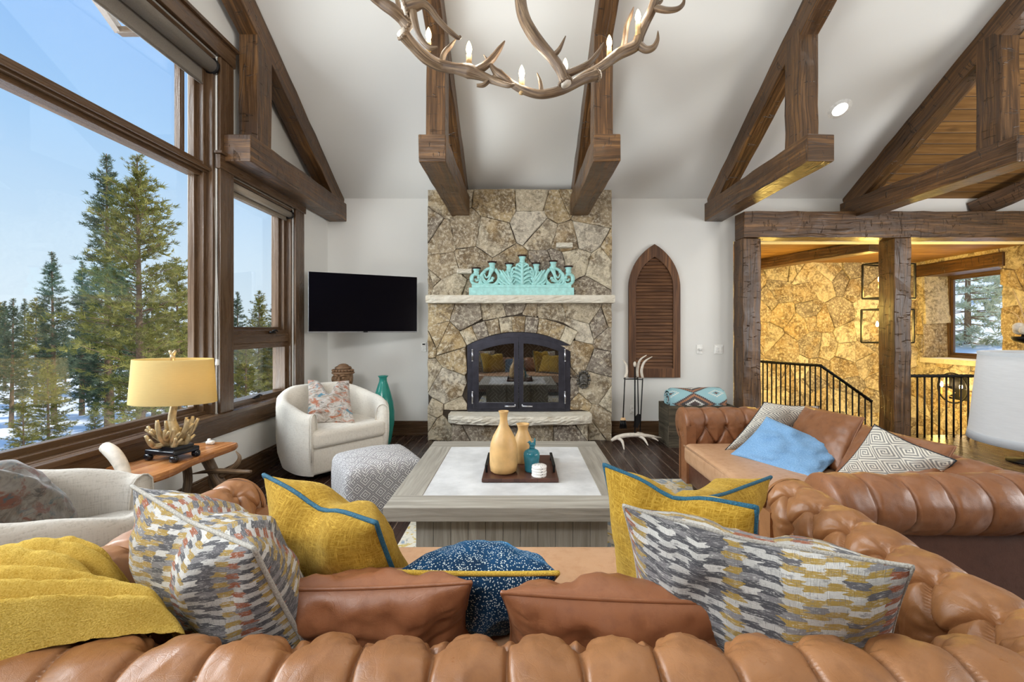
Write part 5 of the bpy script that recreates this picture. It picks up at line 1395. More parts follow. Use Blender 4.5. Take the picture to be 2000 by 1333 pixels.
# tray and its contents
zt0 = zt
tray = thing('serving_tray', 'dark wood serving tray with two black handles on the coffee table', 'tray', (0, 2.75, zt0))
tx0, tx1, ty0, ty1 = -.232, .238, 2.60, 3.10
m = MB((1, 0, 0))
def m_chevron():
    t = NT('chevron_walnut'); x, y, z = t.sep(t.ob); ax = t.ma('ABSOLUTE', x); k = t.ma('FRACT', t.ma('MULTIPLY', t.ma('ADD', t.ma('MULTIPLY', ax, .8), y), 16.0)); idn = t.white(t.comb(t.ma('FLOOR', t.ma('MULTIPLY', t.ma('ADD', t.ma('MULTIPLY', ax, .8), y), 16.0)), t.ma('SIGN', x), 0.0))
    ln = t.val(k, [(0, 1), (.05, 0)]); n = t.noise(t.map(t.ob, (30, 12, 1)), 3, 4)
    col = t.mix(idn, C(70, 42, 34), C(104, 66, 52)); col = t.mix(t.ma('MULTIPLY', n, .5), col, C(52, 30, 24)); col = t.mix(ln, col, C(30, 18, 14))
    return t.pr(col, .3)
m.box2((tx0, ty0, zt0), (tx1, ty1, zt0+.022)); part('tray_board', m, m_chevron(), tray, world=True, bevel=.003)
for x in (tx0+.02, tx1-.02):
    m = MB(); zb = zt0+.022
    for y in (ty0+.12, ty1-.12): m.box((x, y, zb+.02), (.014, .014, .04))
    m.box2((x-.009, ty0+.11, zb+.034), (x+.009, ty1-.11, zb+.05)); part('handle', m, BLACK, tray, world=True, bevel=.002)
zb = zt0+.022
def vase(name, label, prof, c, mat, cat='vase', seg=36, group=None, **k):
    m = MB(); m.lathe(prof, c, seg, **k); return solo(name, m, mat, label, cat, c, group)
vc = Vector((-.103, 2.74, zb)); s = 1.0
vase('bottle_vase', 'tall tan ceramic bottle vase on the tray', [(0, 0), (.072, 0), (.086, .012), (.090, .05), (.090, .12), (.084, .18), (.070, .225), (.050, .262), (.034, .29), (.025, .315), (.023, .345), (.026, .368), (.032, .384), (.034, .388), (.027, .388), (.022, .37), (.018, .33), (.0, .3)], vc, TANCER)
vase('bottle_vase', 'smaller tan ceramic vase behind the teal jar on the tray', [(0, 0), (.055, 0), (.063, .012), (.066, .05), (.066, .12), (.058, .165), (.042, .20), (.034, .222), (.034, .235), (.042, .258), (.046, .264), (.038, .264), (.030, .24), (.026, .22), (0, .2)], (.022, 2.93, zb), TANCER)
jar = thing('lidded_jar', 'glossy teal jar with a bird-shaped stopper on the tray', 'jar', (.077, 2.75, zb))
m = MB(); m.lathe([(0, 0), (.042, 0), (.045, .008), (.046, .04), (.050, .075), (.053, .098), (.052, .115), (.044, .130), (.026, .140), (.018, .144), (0, .146)], (.077, 2.75, zb), 32); part('body', m, TEALG, jar, world=True)
m = MB(); q = Vector((.080, 2.75, zb+.15)); m.lathe([(0, -.01), (.017, -.008), (.019, .004), (.012, .012), (0, .014)], q, 16); m.ball(q+Vector((.002, 0, .020)), (.022, .014, .014), 12, 7); m.ball(q+Vector((-.016, 0, .034)), (.010, .009, .010), 10, 6); m.tube([q+Vector((.014, 0, .022)), q+Vector((.018, 0, .045)), q+Vector((.016, 0, .062))], [.008, .006, .002], 8); m.tube([q+Vector((-.022, 0, .034)), q+Vector((-.034, 0, .032))], [.004, .001], 6); part('bird_stopper', m, TEALG, jar, world=True)
def m_terrazzo():
    t = NT('speckled_stoneware'); d = t.vor(t.ob, 95); c = t.vor(t.ob, 95, 'F1', 'Color'); x, y, z = t.sep(c)
    f = t.ma('MULTIPLY', t.val(d, [(.25, 1), (.4, 0)]), t.val(x, [(.5, 0), (.55, 1)])); return t.pr(t.mix(f, C(238, 236, 232), C(80, 76, 84)), .6)
TERR = m_terrazzo()
for k in range(4):
    c = Vector((.120+.0015*(k % 2), 2.655+.001*k, zb+.0165*k)); m = MB(); m.lathe([(0, 0), (.044, 0), (.0465, .003), (.0465, .012), (.044, .0155), (0, .0155)], c, 32)
    solo('coaster', m, TERR, ['bottom', 'second from the bottom', 'second from the top', 'top'][k]+(' speckled white coaster of the stack on the tray' if k in (0, 3) else ' speckled white coaster in the stack on the tray'), 'coaster', c, 'stack of speckled coasters')

# ------------------------------------------------------------------ barrel chairs
def barrel(label, loc, rz, mat, wide=.44):
    t = thing('barrel_chair', label, 'armchair', loc, rz, 'matching upholstered barrel chairs')
    TH = math.radians(134); th = .12; dep = wide-.02
    def plan(a, off):
        e = .72
        sx = math.copysign(abs(math.sin(a))**e, math.sin(a)); cy_ = math.copysign(abs(math.cos(a))**e, math.cos(a))
        return Vector((sx*(wide-off), -cy_*(dep-off), 0))
    def hgt(a):
        k = abs(a)/TH; return .82-.19*max(0, min(1, (k-.18)/.74))**1.1
    cs = [(0.05, .06), (.012, .20), (0, .36), (0, 'h-.10'), (.006, 'h-.035'), (.03, 'h-.008'), (.055, 'h'), (.085, 'h-.012'), (.108, 'h-.04'), (th, 'h-.11'), (th+.008, .40), (th+.006, .26), (th, .10)]
    nu = 64; m = MB(); vs = []
    for i in range(nu+1):
        a = -TH+2*TH*i/nu; h = hgt(a)
        for off, z in cs:
            zz = z if not isinstance(z, str) else h-(float(z[2:]) if len(z) > 1 else 0)
            p = plan(a, off); vs.append((p.x, p.y, zz))
    n = len(cs); fs = []
    for i in range(nu):
        for j in range(n-1): fs.append((i*n+j, (i+1)*n+j, (i+1)*n+j+1, i*n+j+1))
    fs.append(tuple(range(n))); fs.append(tuple(reversed(range(nu*n, (nu+1)*n))))
    m.add(vs, fs, smooth=True); part('shell', m, mat, t, recalc=True)
    for sg in (-1, 1):
        pts = []
        a = sg*TH; h = hgt(a)
        for off, z in cs[1:-2]:
            zz = z if not isinstance(z, str) else h-(float(z[2:]) if len(z) > 1 else 0); p = plan(a, off); pts.append((p.x, p.y+.002, zz))
        m = MB(); m.tube(pts, .0045, 6); part('welt', m, mat, t)
    m = MB(); m.rbox((0, .045, .385), (2*(wide-th)-.01, .64, .16), .045, 5, puff=.02, sub=5); part('seat_cushion', m, mat, t)
    m = MB(); m.tube([(-(wide-th)+.03, .355, .435), (wide-th-.03, .355, .435)], .0045, 6); part('seat_welt', m, mat, t)
    m = MB(); m.rbox((0, .02, .185), (2*(wide-th)-.01, .62, .25), .03, 3); part('front_panel', m, mat, t)
    m = MB(); m.lathe([(0, 0), (.28, 0), (.28, .03), (.05, .04), (.05, .08), (0, .08)], (0, 0, 0), 30); part('swivel_base', m, BLACK, t)
    return t
c1 = (-1.90, 4.38, 0); a1 = math.radians(229)
barrel('ivory linen barrel chair in the far corner below the television', c1, a1, LINEN, .50)
c2 = (-2.03, 1.86, 0); a2 = math.radians(-50)
barrel('cream tweed barrel chair at the left edge in front of the big window', c2, a2, LINEN2)
def loc2w(c, a, p): return Matrix.Translation(c) @ Matrix.Rotation(a, 4, 'Z') @ Vector(p)
w = .20
pillow('throw_pillow', 'painterly grey and rust pillow on the far ivory barrel chair', [at(601, 742, 4.52), at(682, 744, 4.60), at(598, 828, 4.20), at(694, 830, 4.24)], .19, PAINTED, None, .62, seed=14, wr=.014)
pillow('throw_pillow', 'dark painterly grey, rust and teal pillow on the near left barrel chair', [loc2w(c2, a2, (.20, -.24, .86)), loc2w(c2, a2, (-.24, -.22, .82)), loc2w(c2, a2, (.22, .02, .47)), loc2w(c2, a2, (-.22, .05, .46))], .22, PAINTED2, None, .40, seed=15, wr=.014)

# pouf
t = thing('pouf', 'square grey and white diamond-patterned pouf between the far chair and the coffee table', 'pouf', (-1.14, 3.42, 0), math.radians(33))
m = MB((1, 0, 0)); m.rbox((0, 0, .20), (.58, .58, .38), .055, 4, puff=.065, sub=5)
for v in m.v:
    k = 1-((v.z-.2)/.21)**2; s = 1+.05*max(0, k); v.x *= s; v.y *= s
mm = part('cover', m, DIAM, t)
m = MB()
for sx in (-1, 1):
    for sy in (-1, 1): m.tube([(sx*.258, sy*.258, .03), (sx*.27, sy*.27, .2), (sx*.258, sy*.258, .36)], .004, 6)
part('seam', m, IKATC, t)

# ------------------------------------------------------------------ side table with antler legs
st = thing('side_table', 'live-edge wooden side table on antler legs below the big window', 'side table', (-2.25, 2.8, 0))
slab = [(-2.50, 2.57), (-2.30, 2.40), (-2.16, 2.345), (-2.09, 2.42), (-2.07, 2.55), (-2.10, 2.75), (-2.08, 2.95), (-2.07, 3.12), (-2.12, 3.17), (-2.30, 3.16), (-2.42, 3.10), (-2.44, 2.95), (-2.41, 2.80), (-2.44, 2.68)]
m = MB((.2, 1, 0)); sp = []
k = len(slab)
for i in range(k):
    a, b, c, d = [Vector((*slab[(i+j) % k], 0)) for j in (-1, 0, 1, 2)]
    for q in range(5):
        tt = q/5; sp.append(.5*((2*b)+(c-a)*tt+(2*a-5*b+4*c-d)*tt**2+(3*b-a-3*c+d)*tt**3))
K = len(sp); cen = sum(sp, Vector())/K
vs = []
for sc_, z in ((.97, .525), (.995, .535), (1.0, .55), (.985, .566), (.965, .57)):
    vs += [(cen.x+(p.x-cen.x)*sc_, cen.y+(p.y-cen.y)*sc_, z) for p in sp]
fs = [tuple(reversed(range(K))), tuple(range(4*K, 5*K))]
for r_ in range(4): fs += [(r_*K+i, r_*K+(i+1) % K, (r_+1)*K+(i+1) % K, (r_+1)*K+i) for i in range(K)]
m.add(vs, fs); part('live_edge_top', m, m_wood('honey_wood', C(120, 72, 36), C(168, 110, 62), C(204, 150, 96), .6, .28, 0, .5, .4), st, world=True, recalc=True)
def Q(px, py, Y=3.02): return at(px, py, Y)
m = MB(); m.tube([Q(398, 885, 3.08), Q(408, 905), Q(420, 928), Q(432, 948), Q(446, 975), Q(452, 1010, 2.98), (-1.98, 2.95, 0)], [.040, .036, .034, .036, .03, .028, .022], 12, res=4)
m.tube([Q(432, 930), Q(450, 918), Q(464, 905), Q(468, 893), Q(460, 881)], [.022, .02, .018, .012, .002], 10, res=4)
m.tube([Q(490, 922, 2.94), Q(470, 922, 2.96), Q(430, 920, 2.97), (Q(400, 922, 2.96)), Q(372, 927, 2.95)], [.012, .016, .018, .012, .002], 9, res=4)
m.tube([Q(418, 960), Q(412, 948), Q(406, 932, 2.98)], [.022, .015, .002], 9, res=4)
part('antler_leg', m, ANT, st, world=True)
m = MB(); m.tube([at(206, 874, 2.44), at(217, 882, 2.42), at(229, 896, 2.40), at(239, 915, 2.39), at(244, 940, 2.38), (-2.20, 2.40, .35), (-2.22, 2.5, .15), (-2.2, 2.6, 0)], [.030, .035, .034, .032, .030, .028, .026, .02], 12, res=4); m.tube([(-2.36, 2.45, .3), (-2.2, 2.5, .25), (-2.1, 2.45, .30)], [.024, .018, .004], 9, res=4); part('antler_leg', m, BONE, st, world=True, label='pale antler leg that rises above the top')
m = MB(); m.tube([(-2.40, 3.05, .53), (-2.41, 3.1, .3), (-2.38, 3.0, .1), (-2.3, 2.95, 0)], [.03, .028, .026, .02], 10, res=4); part('antler_leg', m, ANT, st, world=True)
m = MB(); m.rbox((0, 0, 0), (.05, .035, .03), .012, 3); q = atz(416, 866, .58)
mb_ = MB(); mb_.rbox((q.x-.02, q.y, .584), (.055, .035, .028), .012, 3); mb_.rbox((q.x-.035, q.y+.01, .6), (.02, .02, .02), .006, 2); solo('trinket', mb_, WHITEP, 'small white object on the far end of the live-edge side table', 'trinket', (q.x, q.y, .57))
# table lamp
lx, ly, lz = -2.245, 2.76, .57
tlm = thing('table_lamp', 'table lamp with oval golden shade and gilded driftwood base on the side table', 'lamp', (lx, ly, lz))
m = MB(); Mb = Matrix.Translation((lx, ly, lz)) @ Matrix.Rotation(-.25, 4, 'Z'); m.rbox((0, 0, .055), (.24, .17, .03), .006, 2, M=Mb); m.box((0, 0, .08), (.19, .13, .02), M=Mb)
for sx in (-1, 1):
    for sy in (-1, 1): m.rbox((sx*.105, sy*.07, .022), (.05, .04, .044), .016, 3, M=Mb)
part('plinth', m, m_simple('black_lacquer', (22, 23, 28), .2), tlm, world=True)
GILT = m_simple('gilt_driftwood', (178, 158, 120), .42, .35, .5, 30, .3)
m = MB(); z0 = lz+.085; rd = random.Random(9)
m.tube([(lx, ly, z0), (lx+.012, ly, z0+.1), (lx-.005, ly, z0+.17), (lx+.012, ly, z0+.27)], [.034, .028, .022, .020], 10, res=4); m.tube([(lx+.008, ly, z0+.22), (lx+.03, ly, z0+.275)], [.014, .010], 8)
for k in range(18):
    a = 2*PI*k/18+rd.uniform(-.2, .2); e = rd.uniform(.07, .17); up = rd.uniform(.05, .22)
    p0 = Vector((lx+math.cos(a)*.02, ly+math.sin(a)*.02, z0+rd.uniform(0, .03))); p2 = Vector((lx+math.cos(a)*e, ly+math.sin(a)*e*.8, z0+up)); p1 = (p0+p2)/2+Vector((math.cos(a)*.02, math.sin(a)*.02, -.02+rd.uniform(-.02, .03)))
    m.tube([p0, p1, p2], [.020, .016, .009], 8, res=4)
    if rd.random() < .8: m.tube([p1, p1+Vector((math.cos(a+.8)*.05, math.sin(a+.8)*.05, .05))], [.014, .007], 7)
part('driftwood_stem', m, GILT, tlm, world=True)
zs0, zs1 = lz+.362, lz+.642
m = MB(); m.lathe([(.262, zs0), (.240, zs1)], (lx+.005, ly, 0), 56, sx=1.0, sy=.62); m.lathe([(.237, zs1), (.259, zs0)], (lx+.005, ly, 0), 56, sx=1.0, sy=.61)
part('lamp_shade', m, m_shade('golden_linen_shade', (214, 192, 136), .42), tlm, world=True)
m = MB(); m.tube([(lx, ly, z0+.27), (lx, ly, zs1)], .006, 8); m.tube([(lx-.23, ly, zs1-.015), (lx+.24, ly, zs1-.015)], .004, 6); m.ball((lx+.003, ly, zs0+.14), (.028, .028, .038), 12, 8); part('harp', m, STEEL, tlm, world=True)
m = MB(); m.tube([(lx, ly, zs1-.01), (lx, ly, zs1+.03)], .014, 8); m.tube([(lx, ly, zs1+.025), (lx-.02, ly, zs1+.055)], [.014, .007], 8); m.tube([(lx, ly, zs1+.025), (lx+.02, ly, zs1+.055)], [.014, .007], 8); part('finial', m, GILT, tlm, world=True)
lamp('POINT', 'table_lamp_bulb', (lx+.10, ly, zs0+.15), 2.0, (1, .76, .40), .05)

# ------------------------------------------------------------------ things along the back wall
fvc = Vector((-1.665, 5.2, 0))
t = NT('sea_green_glass'); SEA = t.pr(t.mix(t.noise(t.ob, 3, 2), C(26, 128, 118), C(84, 188, 172)), .12, Transmission_Weight=.35, IOR=1.3, Specular_IOR_Level=.6)
m = MB(); m.lathe([(0, 0), (.07, 0), (.085, .01), (.10, .06), (.135, .28), (.135, .40), (.12, .52), (.09, .64), (.06, .735), (.046, .775), (.044, .815), (.060, .838), (.062, .842), (.04, .842), (.036, .8), (.05, .73), (.08, .63), (.12, .42), (.10, .1), (0, .02)], fvc, 40); solo('floor_vase', m, SEA, 'tall sea-green glass vase on the floor behind the far barrel chair', 'vase', fvc)
# carved wooden head
hc = Vector((-2.13, 5.15, 0)); t = thing('carved_statue', 'carved wooden figure with a bearded face peering over the far barrel chair', 'statue', hc)
WOODC = m_simple('carved_wood', (122, 92, 64), .6, 0, .6, 24, .35)
m = MB(); m.lathe([(0, 0), (.13, 0), (.14, .04), (.115, .10), (.12, .4), (.13, .62), (.105, .70), (0, .72)], hc, 20, sy=.9); part('pillar', m, WOODC, t, world=True)
m = MB(); m.ball(hc+Vector((0, 0, .82)), (.115, .105, .17), 22, 14); h0 = hc+Vector((0, -.095, .80)); fx = Vector((.25, -1, 0)).normalized()
for s in (-1, 1):
    m.ball(h0+Vector((s*.042, -.006, .03)), (.022, .014, .014), 10, 6); m.tube([h0+Vector((s*.012, -.018, .052)), h0+Vector((s*.05, -.012, .066)), h0+Vector((s*.085, .01, .05))], [.012, .012, .006], 8); m.ball(h0+Vector((s*.105, .06, .01)), (.02, .03, .04), 8, 6)
    m.tube([h0+Vector((s*.012, -.03, -.045)), h0+Vector((s*.05, -.018, -.06)), h0+Vector((s*.08, 0, -.10))], [.014, .014, .005], 8)
m.tube([h0+Vector((0, -.012, .05)), h0+Vector((0, -.034, -.018))], [.012, .024], 10); m.tube([h0+Vector((-.03, -.014, -.075)), h0+Vector((.03, -.014, -.075))], .009, 7)
part('head', m, WOODC, t, world=True)
m = MB()
for k, z in enumerate((.885, .915, .945)): m.lathe([(.122-.016*k, -.014), (.134-.018*k, 0), (.122-.018*k, .014)], hc+Vector((0, 0, z)), 24, sy=.93)
for k in range(11):
    a = PI+PI*k/10; m.ball(hc+Vector((math.cos(a)*.118, math.sin(a)*.108, .915)), .015, 7, 5)
m.ball(hc+Vector((0, 0, .955)), (.07, .065, .04), 14, 8); part('headdress', m, WOODC, t, world=True)
# fire tools
fc = Vector((1.40, 5.16, 0)); tz = .72
t = thing('fire_tool_stand', 'antler-footed stand for the fire tools on the floor right of the hearth', 'fire tool stand', fc)
def W(px, py, Y=5.14): return at(px, py, Y)
m = MB(); m.tube([W(1194, 861, 5.10), W(1205, 855, 5.12), W(1222, 851), W(1240, 850), W(1258, 851), W(1275, 853, 5.18), W(1292, 856, 5.22)], [.014, .026, .028, .026, .022, .018, .006], 10, res=4)
m.tube([W(1206, 856, 5.12), W(1215, 862, 5.08), W(1219, 879, 4.99)], [.022, .018, .006], 9, res=4); m.tube([W(1248, 852, 5.14), W(1258, 858, 5.1), W(1266, 871, 5.05)], [.020, .016, .005], 9, res=4); m.tube([W(1266, 853, 5.18), W(1280, 858, 5.17), W(1286, 862, 5.15)], [.016, .012, .004], 8, res=4); m.tube([W(1245, 846, 5.2), W(1256, 848, 5.26), W(1262, 853, 5.38)], [.012, .012, .006], 8, res=4)
part('antler_base', m, BONE, t, world=True)
b0 = W(1240, 850); b1 = W(1240, 712)
m = MB(); m.tube([b0, b1], .009, 8); c = W(1240, 741)
for dx, dy in ((-.12, 0), (.08, -.05), (.05, .06)): m.tube([c, c+Vector((dx, dy, 0)), c+Vector((dx, dy, .015))], .006, 6)
m.tube([c+Vector((-.12, .0, 0)), c+Vector((-.125, -.02, .0)), c+Vector((-.14, -.02, .01))], .005, 6); part('pole', m, BLACK, t, world=True)
m = MB(); m.ball(b1, (.02, .02, .035), 10, 7); part('knob', m, BONE, t, world=True)
def tool(name, label, top, hook, bottom, tip):
    o = thing(name, label, 'fire tool', bottom, group='hanging fire tools')
    m = MB(); m.tube(top, [.004, .013, .017, .015][:len(top)], 10, res=5); part('antler_handle', m, BONE, o, world=True)
    m = MB(); m.tube([hook, bottom], .007, 8); part('shaft', m, BLACK, o, world=True)
    return o
hk = c+Vector((-.125, -.02, .02)); o = tool('hearth_brush', 'black hearth brush hanging from the left of the fire tool stand', [W(1216, 703), W(1223, 713), W(1224, 728), hk], hk, W(1217, 818), None)
bp = W(1217, 818); m = MB(); m.lathe([(.0, .01), (.025, .01), (.034, -.015), (.036, -.02), (0, -.02)], bp, 14, sy=.6); part('ferrule', m, m_simple('brush_ferrule', (196, 160, 116), .6), o, world=True)
m = MB(); rd = random.Random(2)
for k in range(60):
    a = rd.uniform(0, 2*PI); r_ = math.sqrt(rd.random()); m.tube([bp+Vector((math.cos(a)*.03*r_, math.sin(a)*.018*r_, -.015)), bp+Vector((math.cos(a)*.042*r_, math.sin(a)*.026*r_, -.125+rd.uniform(0, .02)))], .0035, 5)
part('bristles', m, BLACK, o, world=True)
hk = c+Vector((.05, .06, .02)); o = tool('hearth_shovel', 'black hearth shovel hanging behind the pole of the fire tool stand', [W(1263, 694, 5.18), W(1250, 704, 5.18), W(1245, 722, 5.19), hk], hk, W(1247, 812, 5.19), None)
m = MB(); q = W(1247, 812, 5.19); m.prism([(q.x-.03, q.z-.15), (q.x+.03, q.z-.15), (q.x+.045, q.z-.02), (q.x+.015, q.z+.02), (q.x-.015, q.z+.02), (q.x-.045, q.z-.02)], q.y-.012, q.y+.004, M=Matrix.Translation(q) @ Matrix.Rotation(.25, 4, 'Y') @ Matrix.Rotation(.5, 4, 'Z') @ Matrix.Translation(-q)); part('blade', m, BLACK, o, world=True, recalc=True)
hk = c+Vector((.08, -.05, .02)); o = tool('fire_poker', 'black fire poker with curved antler handle at the right of the fire tool stand', [W(1274, 697, 5.08), W(1259, 707, 5.08), W(1253, 724, 5.08), hk], hk, W(1250, 842, 5.09), None)
m = MB(); q = W(1250, 836, 5.09); m.tube([q, q+Vector((0, 0, -.05)), q+Vector((.03, 0, -.02))], [.007, .006, .002], 7); part('hook_tip', m, BLACK, o, world=True)
# crate with rolled blanket
cx0, cx1, cy0, cy1, cz = 1.77, 2.56, 5.07, 5.44, .50
t = thing('wooden_crate', 'weathered dark wooden crate by the wall behind the loveseat', 'crate', ((cx0+cx1)/2, (cy0+cy1)/2, 0))
CRW = m_wood('weathered_crate_wood', C(48, 42, 34), C(82, 74, 60), C(120, 108, 90), 1.0, .7, .3, .2)
for k in range(2):
    z0, z1 = .02+.24*k, .02+.24*(k+1)-.004
    for nm, a, b in (('front_board', (cx0, cy0, z0), (cx1, cy0+.025, z1)), ('back_board', (cx0, cy1-.025, z0), (cx1, cy1, z1)), ('side_board', (cx0, cy0+.025, z0), (cx0+.025, cy1-.025, z1)), ('side_board', (cx1-.025, cy0+.025, z0), (cx1, cy1-.025, z1))):
        m = MB(); m.box2(a, b); part(nm, m, CRW, t, world=True, bevel=.003)
m = MB(); m.box2((cx0, cy0, 0), (cx1, cy1, .02)); part('bottom_board', m, CRW, t, world=True)
m = MB(); m.box2((cx0+.026, cy0+.026, .30), (cx1-.026, cy1-.026, .40)); part('slatted_insert', m, CRW, t, world=True)
bc = Vector((0, 5.255, .545)); bx0, bx1 = 1.815, 2.50
t = thing('rolled_blanket', 'rolled pale blue southwestern patterned blanket on the wooden crate', 'blanket', (2.15, 5.255, .40))
m = MB(); R0, R1 = .06, .145
def roll(u, v):
    a = v*2*PI; e = 1+.03*math.sin(a*2+u*5); x = bx0+(bx1-bx0)*u; s = 1-.25*sstep(.93, 1, u)-.25*sstep(.93, 1, 1-u)
    return Vector((x, bc.y+math.cos(-a)*R1*e*s*1.05, bc.z+math.sin(-a)*R1*e*s+.004*mnoise.noise(Vector((x*12, a*2, 0)))))
m.grid(roll, 40, 48, uvf=lambda u, v: (u*.69, v*.91), flip=False); part('roll', m, SW, t, world=True, recalc=True)
m = MB()
for x in (bx0+.004, bx1-.004):
    pts = []
    for k in range(70):
        a = k*.30; r_ = .008+.125*k/70*.86; pts.append((x, bc.y+math.cos(a)*r_, bc.z+math.sin(a)*r_))
    m.tube(pts, .009, 7)
part('rolled_end', m, SW, t, world=True)
# drum-shade floor lamp behind the loveseat
lc = Vector((3.28, 2.60, 0)); t = thing('floor_lamp', 'floor lamp with a large white fabric shade at the right edge behind the loveseat', 'lamp', lc)
r0, r1, z0, z1 = .385, .335, .695, 1.262
m = MB(); m.lathe([(r0, z0), (r1, z1)], lc, 64); m.lathe([(r1-.004, z1), (r0-.004, z0)], lc, 64); part('lamp_shade', m, m_shade('white_silk_shade', (246, 247, 248), .35, True), t, world=True)
BIND = m_shade('white_binding', (222, 226, 230), .2)
for (r_, z, q) in ((r0, z0, .05), (r1, z1, -.05)):
    m = MB(); m.lathe([(r_+.0015, z), (r_+.005, z-.001), (r_+.0015-q*.05*(1 if q > 0 else -.9), z+q)], lc, 64); part('binding', m, BIND, t, world=True)
a = math.atan2(-.27, -.27); m = MB(); m.bar((lc.x+math.cos(a)*(r0+.002), lc.y+math.sin(a)*(r0+.002), z0), (lc.x+math.cos(a)*(r1+.002), lc.y+math.sin(a)*(r1+.002), z1), .012, .003); part('seam', m, m_shade('white_seam', (206, 210, 216), .2), t, world=True)
m = MB(); m.lathe([(0, 0), (.17, 0), (.17, .02), (.03, .035), (.0, .04)], lc, 28); m.tube([lc, lc+Vector((0, 0, .95))], .016, 12); m.ball(lc+Vector((0, 0, 1.0)), (.035, .035, .05), 12, 8)
for k in range(3): q = 2*PI*k/3; m.tube([lc+Vector((0, 0, .95)), lc+Vector((math.cos(q)*(r0-.02), math.sin(q)*(r0-.02), z0+.03))], .003, 5)
part('stand', m, BRONZE, t, world=True)
# pedestal with cotton branches
pc = Vector((5.36, 4.5, 0)); t = thing('plant_stand', 'slender black pedestal holding cotton stems and bare twigs at the far right', 'plant stand', pc)
m = MB(); m.lathe([(0, 0), (.16, 0), (.16, .02), (.03, .04), (.022, 1.22), (.03, 1.26), (.10, 1.28), (.12, 1.31), (.12, 1.33), (.05, 1.33), (.03, 1.40), (0, 1.42)], pc, 22); part('pedestal', m, BLACK, t, world=True)
m = MB(); rd = random.Random(6)
for k in range(9):
    a = rd.uniform(0, 6.28); h = rd.uniform(.25, .5); e = rd.uniform(.05, .28); p0 = pc+Vector((0, 0, 1.38)); p2 = p0+Vector((math.cos(a)*e, math.sin(a)*e, h)); m.tube([p0, (p0+p2)/2+Vector((0, 0, .06)), p2], [.006, .005, .002], 6, res=3)
part('twigs', m, m_simple('pale_twig', (206, 180, 140), .8), t, world=True)
m = MB()
for k in range(7): a = 6.28*k/7; m.ball(pc+Vector((math.cos(a)*.07, math.sin(a)*.07, 1.40+.03*(k % 2))), .05, 9, 6)
part('cotton_bolls', m, m_simple('cotton', (238, 230, 216), .9), t, world=True)
# ------------------------------------------------------------------ outside
m = MB(); rd = random.Random(11)
def gz(x, y): return -3.1+.55*mnoise.noise(Vector((x*.08, y*.08, 0)))+.12*mnoise.noise(Vector((x*.4, y*.4, 2)))
m.grid(lambda u, v: Vector((-60+57*u, -10+75*v, gz(-60+57*u, -10+75*v))), 70, 80); g = struct('snow_ground', m, SNOW)
def gz2(x, y): return .25+.22*(x-8.2)+.35*mnoise.noise(Vector((x*.3, y*.3, 5)))
m = MB(); m.grid(lambda u, v: Vector((7.95+20*u, -2+34*v, gz2(7.95+20*u, -2+34*v))), 50, 60); struct('snow_bank', m, SNOW)
def conifer(name, label, H, seed, mat, bare=.18, wid=.17, dens=1.0, droop=-.15, tuft=.30, group='conifers beyond the windows', twin=False, blades=14):
    rd = random.Random(seed); t = thing(name, label, 'tree', (0, 0, 0), group=group)
    m = MB(); n = 10; lean = rd.uniform(-.02, .02)
    m.tube([(lean*H*i/n, 0, H*i/n) for i in range(n+1)], [.014*H*(1-.95*i/n)+.01 for i in range(n+1)], 8)
    F_ = MB(); nw = int(H*3.0*dens)
    def tuftf(c, d, s):
        tn = rd.random()
        vs = []; fs = []; tt = []
        for k in range(blades):
            dd = (d*.7+Vector((rd.gauss(0, .6), rd.gauss(0, .6), rd.gauss(.25, .5)))).normalized(); side = dd.orthogonal(); side.rotate(Matrix.Rotation(rd.uniform(0, 6.28), 3, dd)); L = s*rd.uniform(.6, 1.15); w = L*.065
            o = c+Vector((rd.gauss(0, s*.16), rd.gauss(0, s*.16), rd.gauss(0, s*.12)))
            b = len(vs); vs += [o-side*w, o+side*w, o+dd*L]; fs.append((b, b+1, b+2)); tt.append(min(1, max(0, tn*.7+rd.uniform(0, .35))))
        F_.add(vs, fs, uvs=[(0, 0)]*len(vs), tint=tt)
    for i in range(nw):
        f = bare+(1-bare)*i/nw; z = f*H; R = H*wid*((1-f)**.72)*(.75+.5*rd.random())+.12
        if f < bare+.12: R *= .65
        for k in range(rd.randint(5, 7)):
            a = rd.uniform(0, 2*PI); d = Vector((math.cos(a), math.sin(a), droop+rd.uniform(-.1, .25)+.5*f)); d.normalize(); L = R*rd.uniform(.55, 1.1)
            p0 = Vector((lean*z, 0, z)); p1 = p0+d*L+Vector((0, 0, .06*L))
            if rd.random() < .5: m.tube([p0, p1], [.012+.006*L, .006], 4, cap=False)
            q = max(2, int(L/(tuft*.62)))
            for j in range(q):
                s = (j+.7)/q
                if s < .25 and f < .8: continue
                tuftf(p0+(p1-p0)*s+Vector((-d.y, d.x, 0))*rd.uniform(-.22, .22)*L*s+Vector((0, 0, rd.uniform(-.08, .08))), d, tuft*(.75+.4*rd.random())*(.6 if f > .93 else 1))
    tuftf(Vector((lean*H, 0, H*.98)), Vector((0, 0, 1)), tuft*.8)
    part('trunk', m, BARK, t); part('needles', F_, mat, t)
    return t
def put(t, px, topy, Y, H, rz=0, first=False, label=None, lean=0):
    """plant a copy so that its top stands where the photo shows it"""
    X = (px-1015)/F*Y; zt_ = EYE-(topy-645)/F*Y; zb_ = gz(X, Y) if X < 0 else gz2(X, Y)
    s = (zt_-zb_)/H
    if first:
        t.location = (X, Y, zb_-.05); t.rotation_euler = (0, 0, rz); t.scale = (s, s, s); o = t
        if label: t['label'] = label
    else:
        o = dup(t, (X, Y, zb_-.05), rz, label, s)
    return o
big = conifer('pine_tree', 'x', 12.5, 3, TREE_G[0], .16, .25, 1.7, -.05, .23)
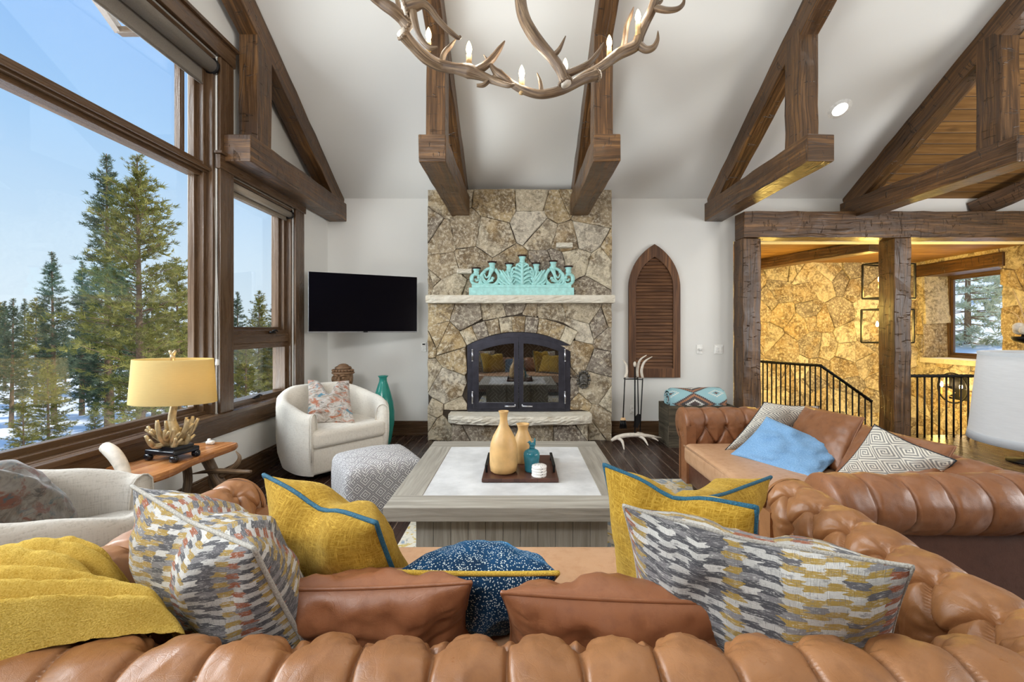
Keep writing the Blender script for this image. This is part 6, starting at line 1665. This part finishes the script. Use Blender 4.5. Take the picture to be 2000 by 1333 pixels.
put(big, 276, 300, 14.5, 12.5, .4, True, 'tallest yellow-green pine outside the big window')
fir = conifer('pine_tree', 'x', 14, 8, TREE_G[1], .12, .13, 1.5, -.1, .25)
put(fir, 214, 298, 17.5, 14, 0, True, 'slim tall pine just left of the tallest pine')
put(fir, 106, 490, 20, 14, 1.3, label='dark pine with a rounded crown in the left of the big window')
put(fir, 160, 508, 22, 14, 2.4, label='dark pine between the rounded-crown pine and the tallest pine')
put(fir, 22, 580, 19, 14, 3.9, label='short dark pine at the left edge of the big window')
lo = conifer('pine_tree', 'x', 10, 21, TREE_G[0], .08, .24, 1.6, -.1, .24)
put(lo, 350, 500, 20, 10, .2, True, 'bushy yellow-green pine low at the right edge of the big window')
put(lo, 300, 560, 22, 10, 1.2, label='yellow-green pine behind the tallest pine')
put(fir, 466, 568, 25, 14, .9, label='dark pine at the left of the narrow window')
put(lo, 506, 566, 27, 10, 2.2, label='pine in the middle of the narrow window')
put(fir, 540, 556, 26, 14, 4.1, label='pine at the right of the narrow window')
put(lo, 480, 640, 19, 10, 5.1, label='low yellow-green pine filling the bottom of the narrow window')
put(lo, 545, 650, 21, 10, 3.1, label='low pine at the bottom right of the narrow window')
rd = random.Random(5)
for k in range(30):
    px = -70+660*k/29+rd.uniform(-12, 12); ty = rd.uniform(570, 645); put(fir if k % 3 else lo, px, ty, rd.uniform(26, 40), 14 if k % 3 else 10, rd.uniform(0, 6), label='distant pine in the forest behind the nearer pines')
for px, ty, Y in ((48, 770, 12.5), (185, 790, 15), (95, 700, 15.5)):
    put(lo, px, ty, Y, 10, rd.uniform(0, 6), label={48: 'young pine low in the left corner of the big window', 185: 'small young pine in the snow below the tallest pine', 95: 'middling young pine near the dark rounded-crown pine'}[px])
spr = conifer('spruce_tree', 'x', 7, 33, TREE_G[2], .02, .30, 1.5, -.3, .26, group='spruces outside the stairwell window')
put(spr, 1890, 300, 11.5, 7, .3, True, 'large pale spruce outside the stairwell window')
put(spr, 1945, 430, 18, 7, 2.0, label='smaller spruce farther back outside the stairwell window')
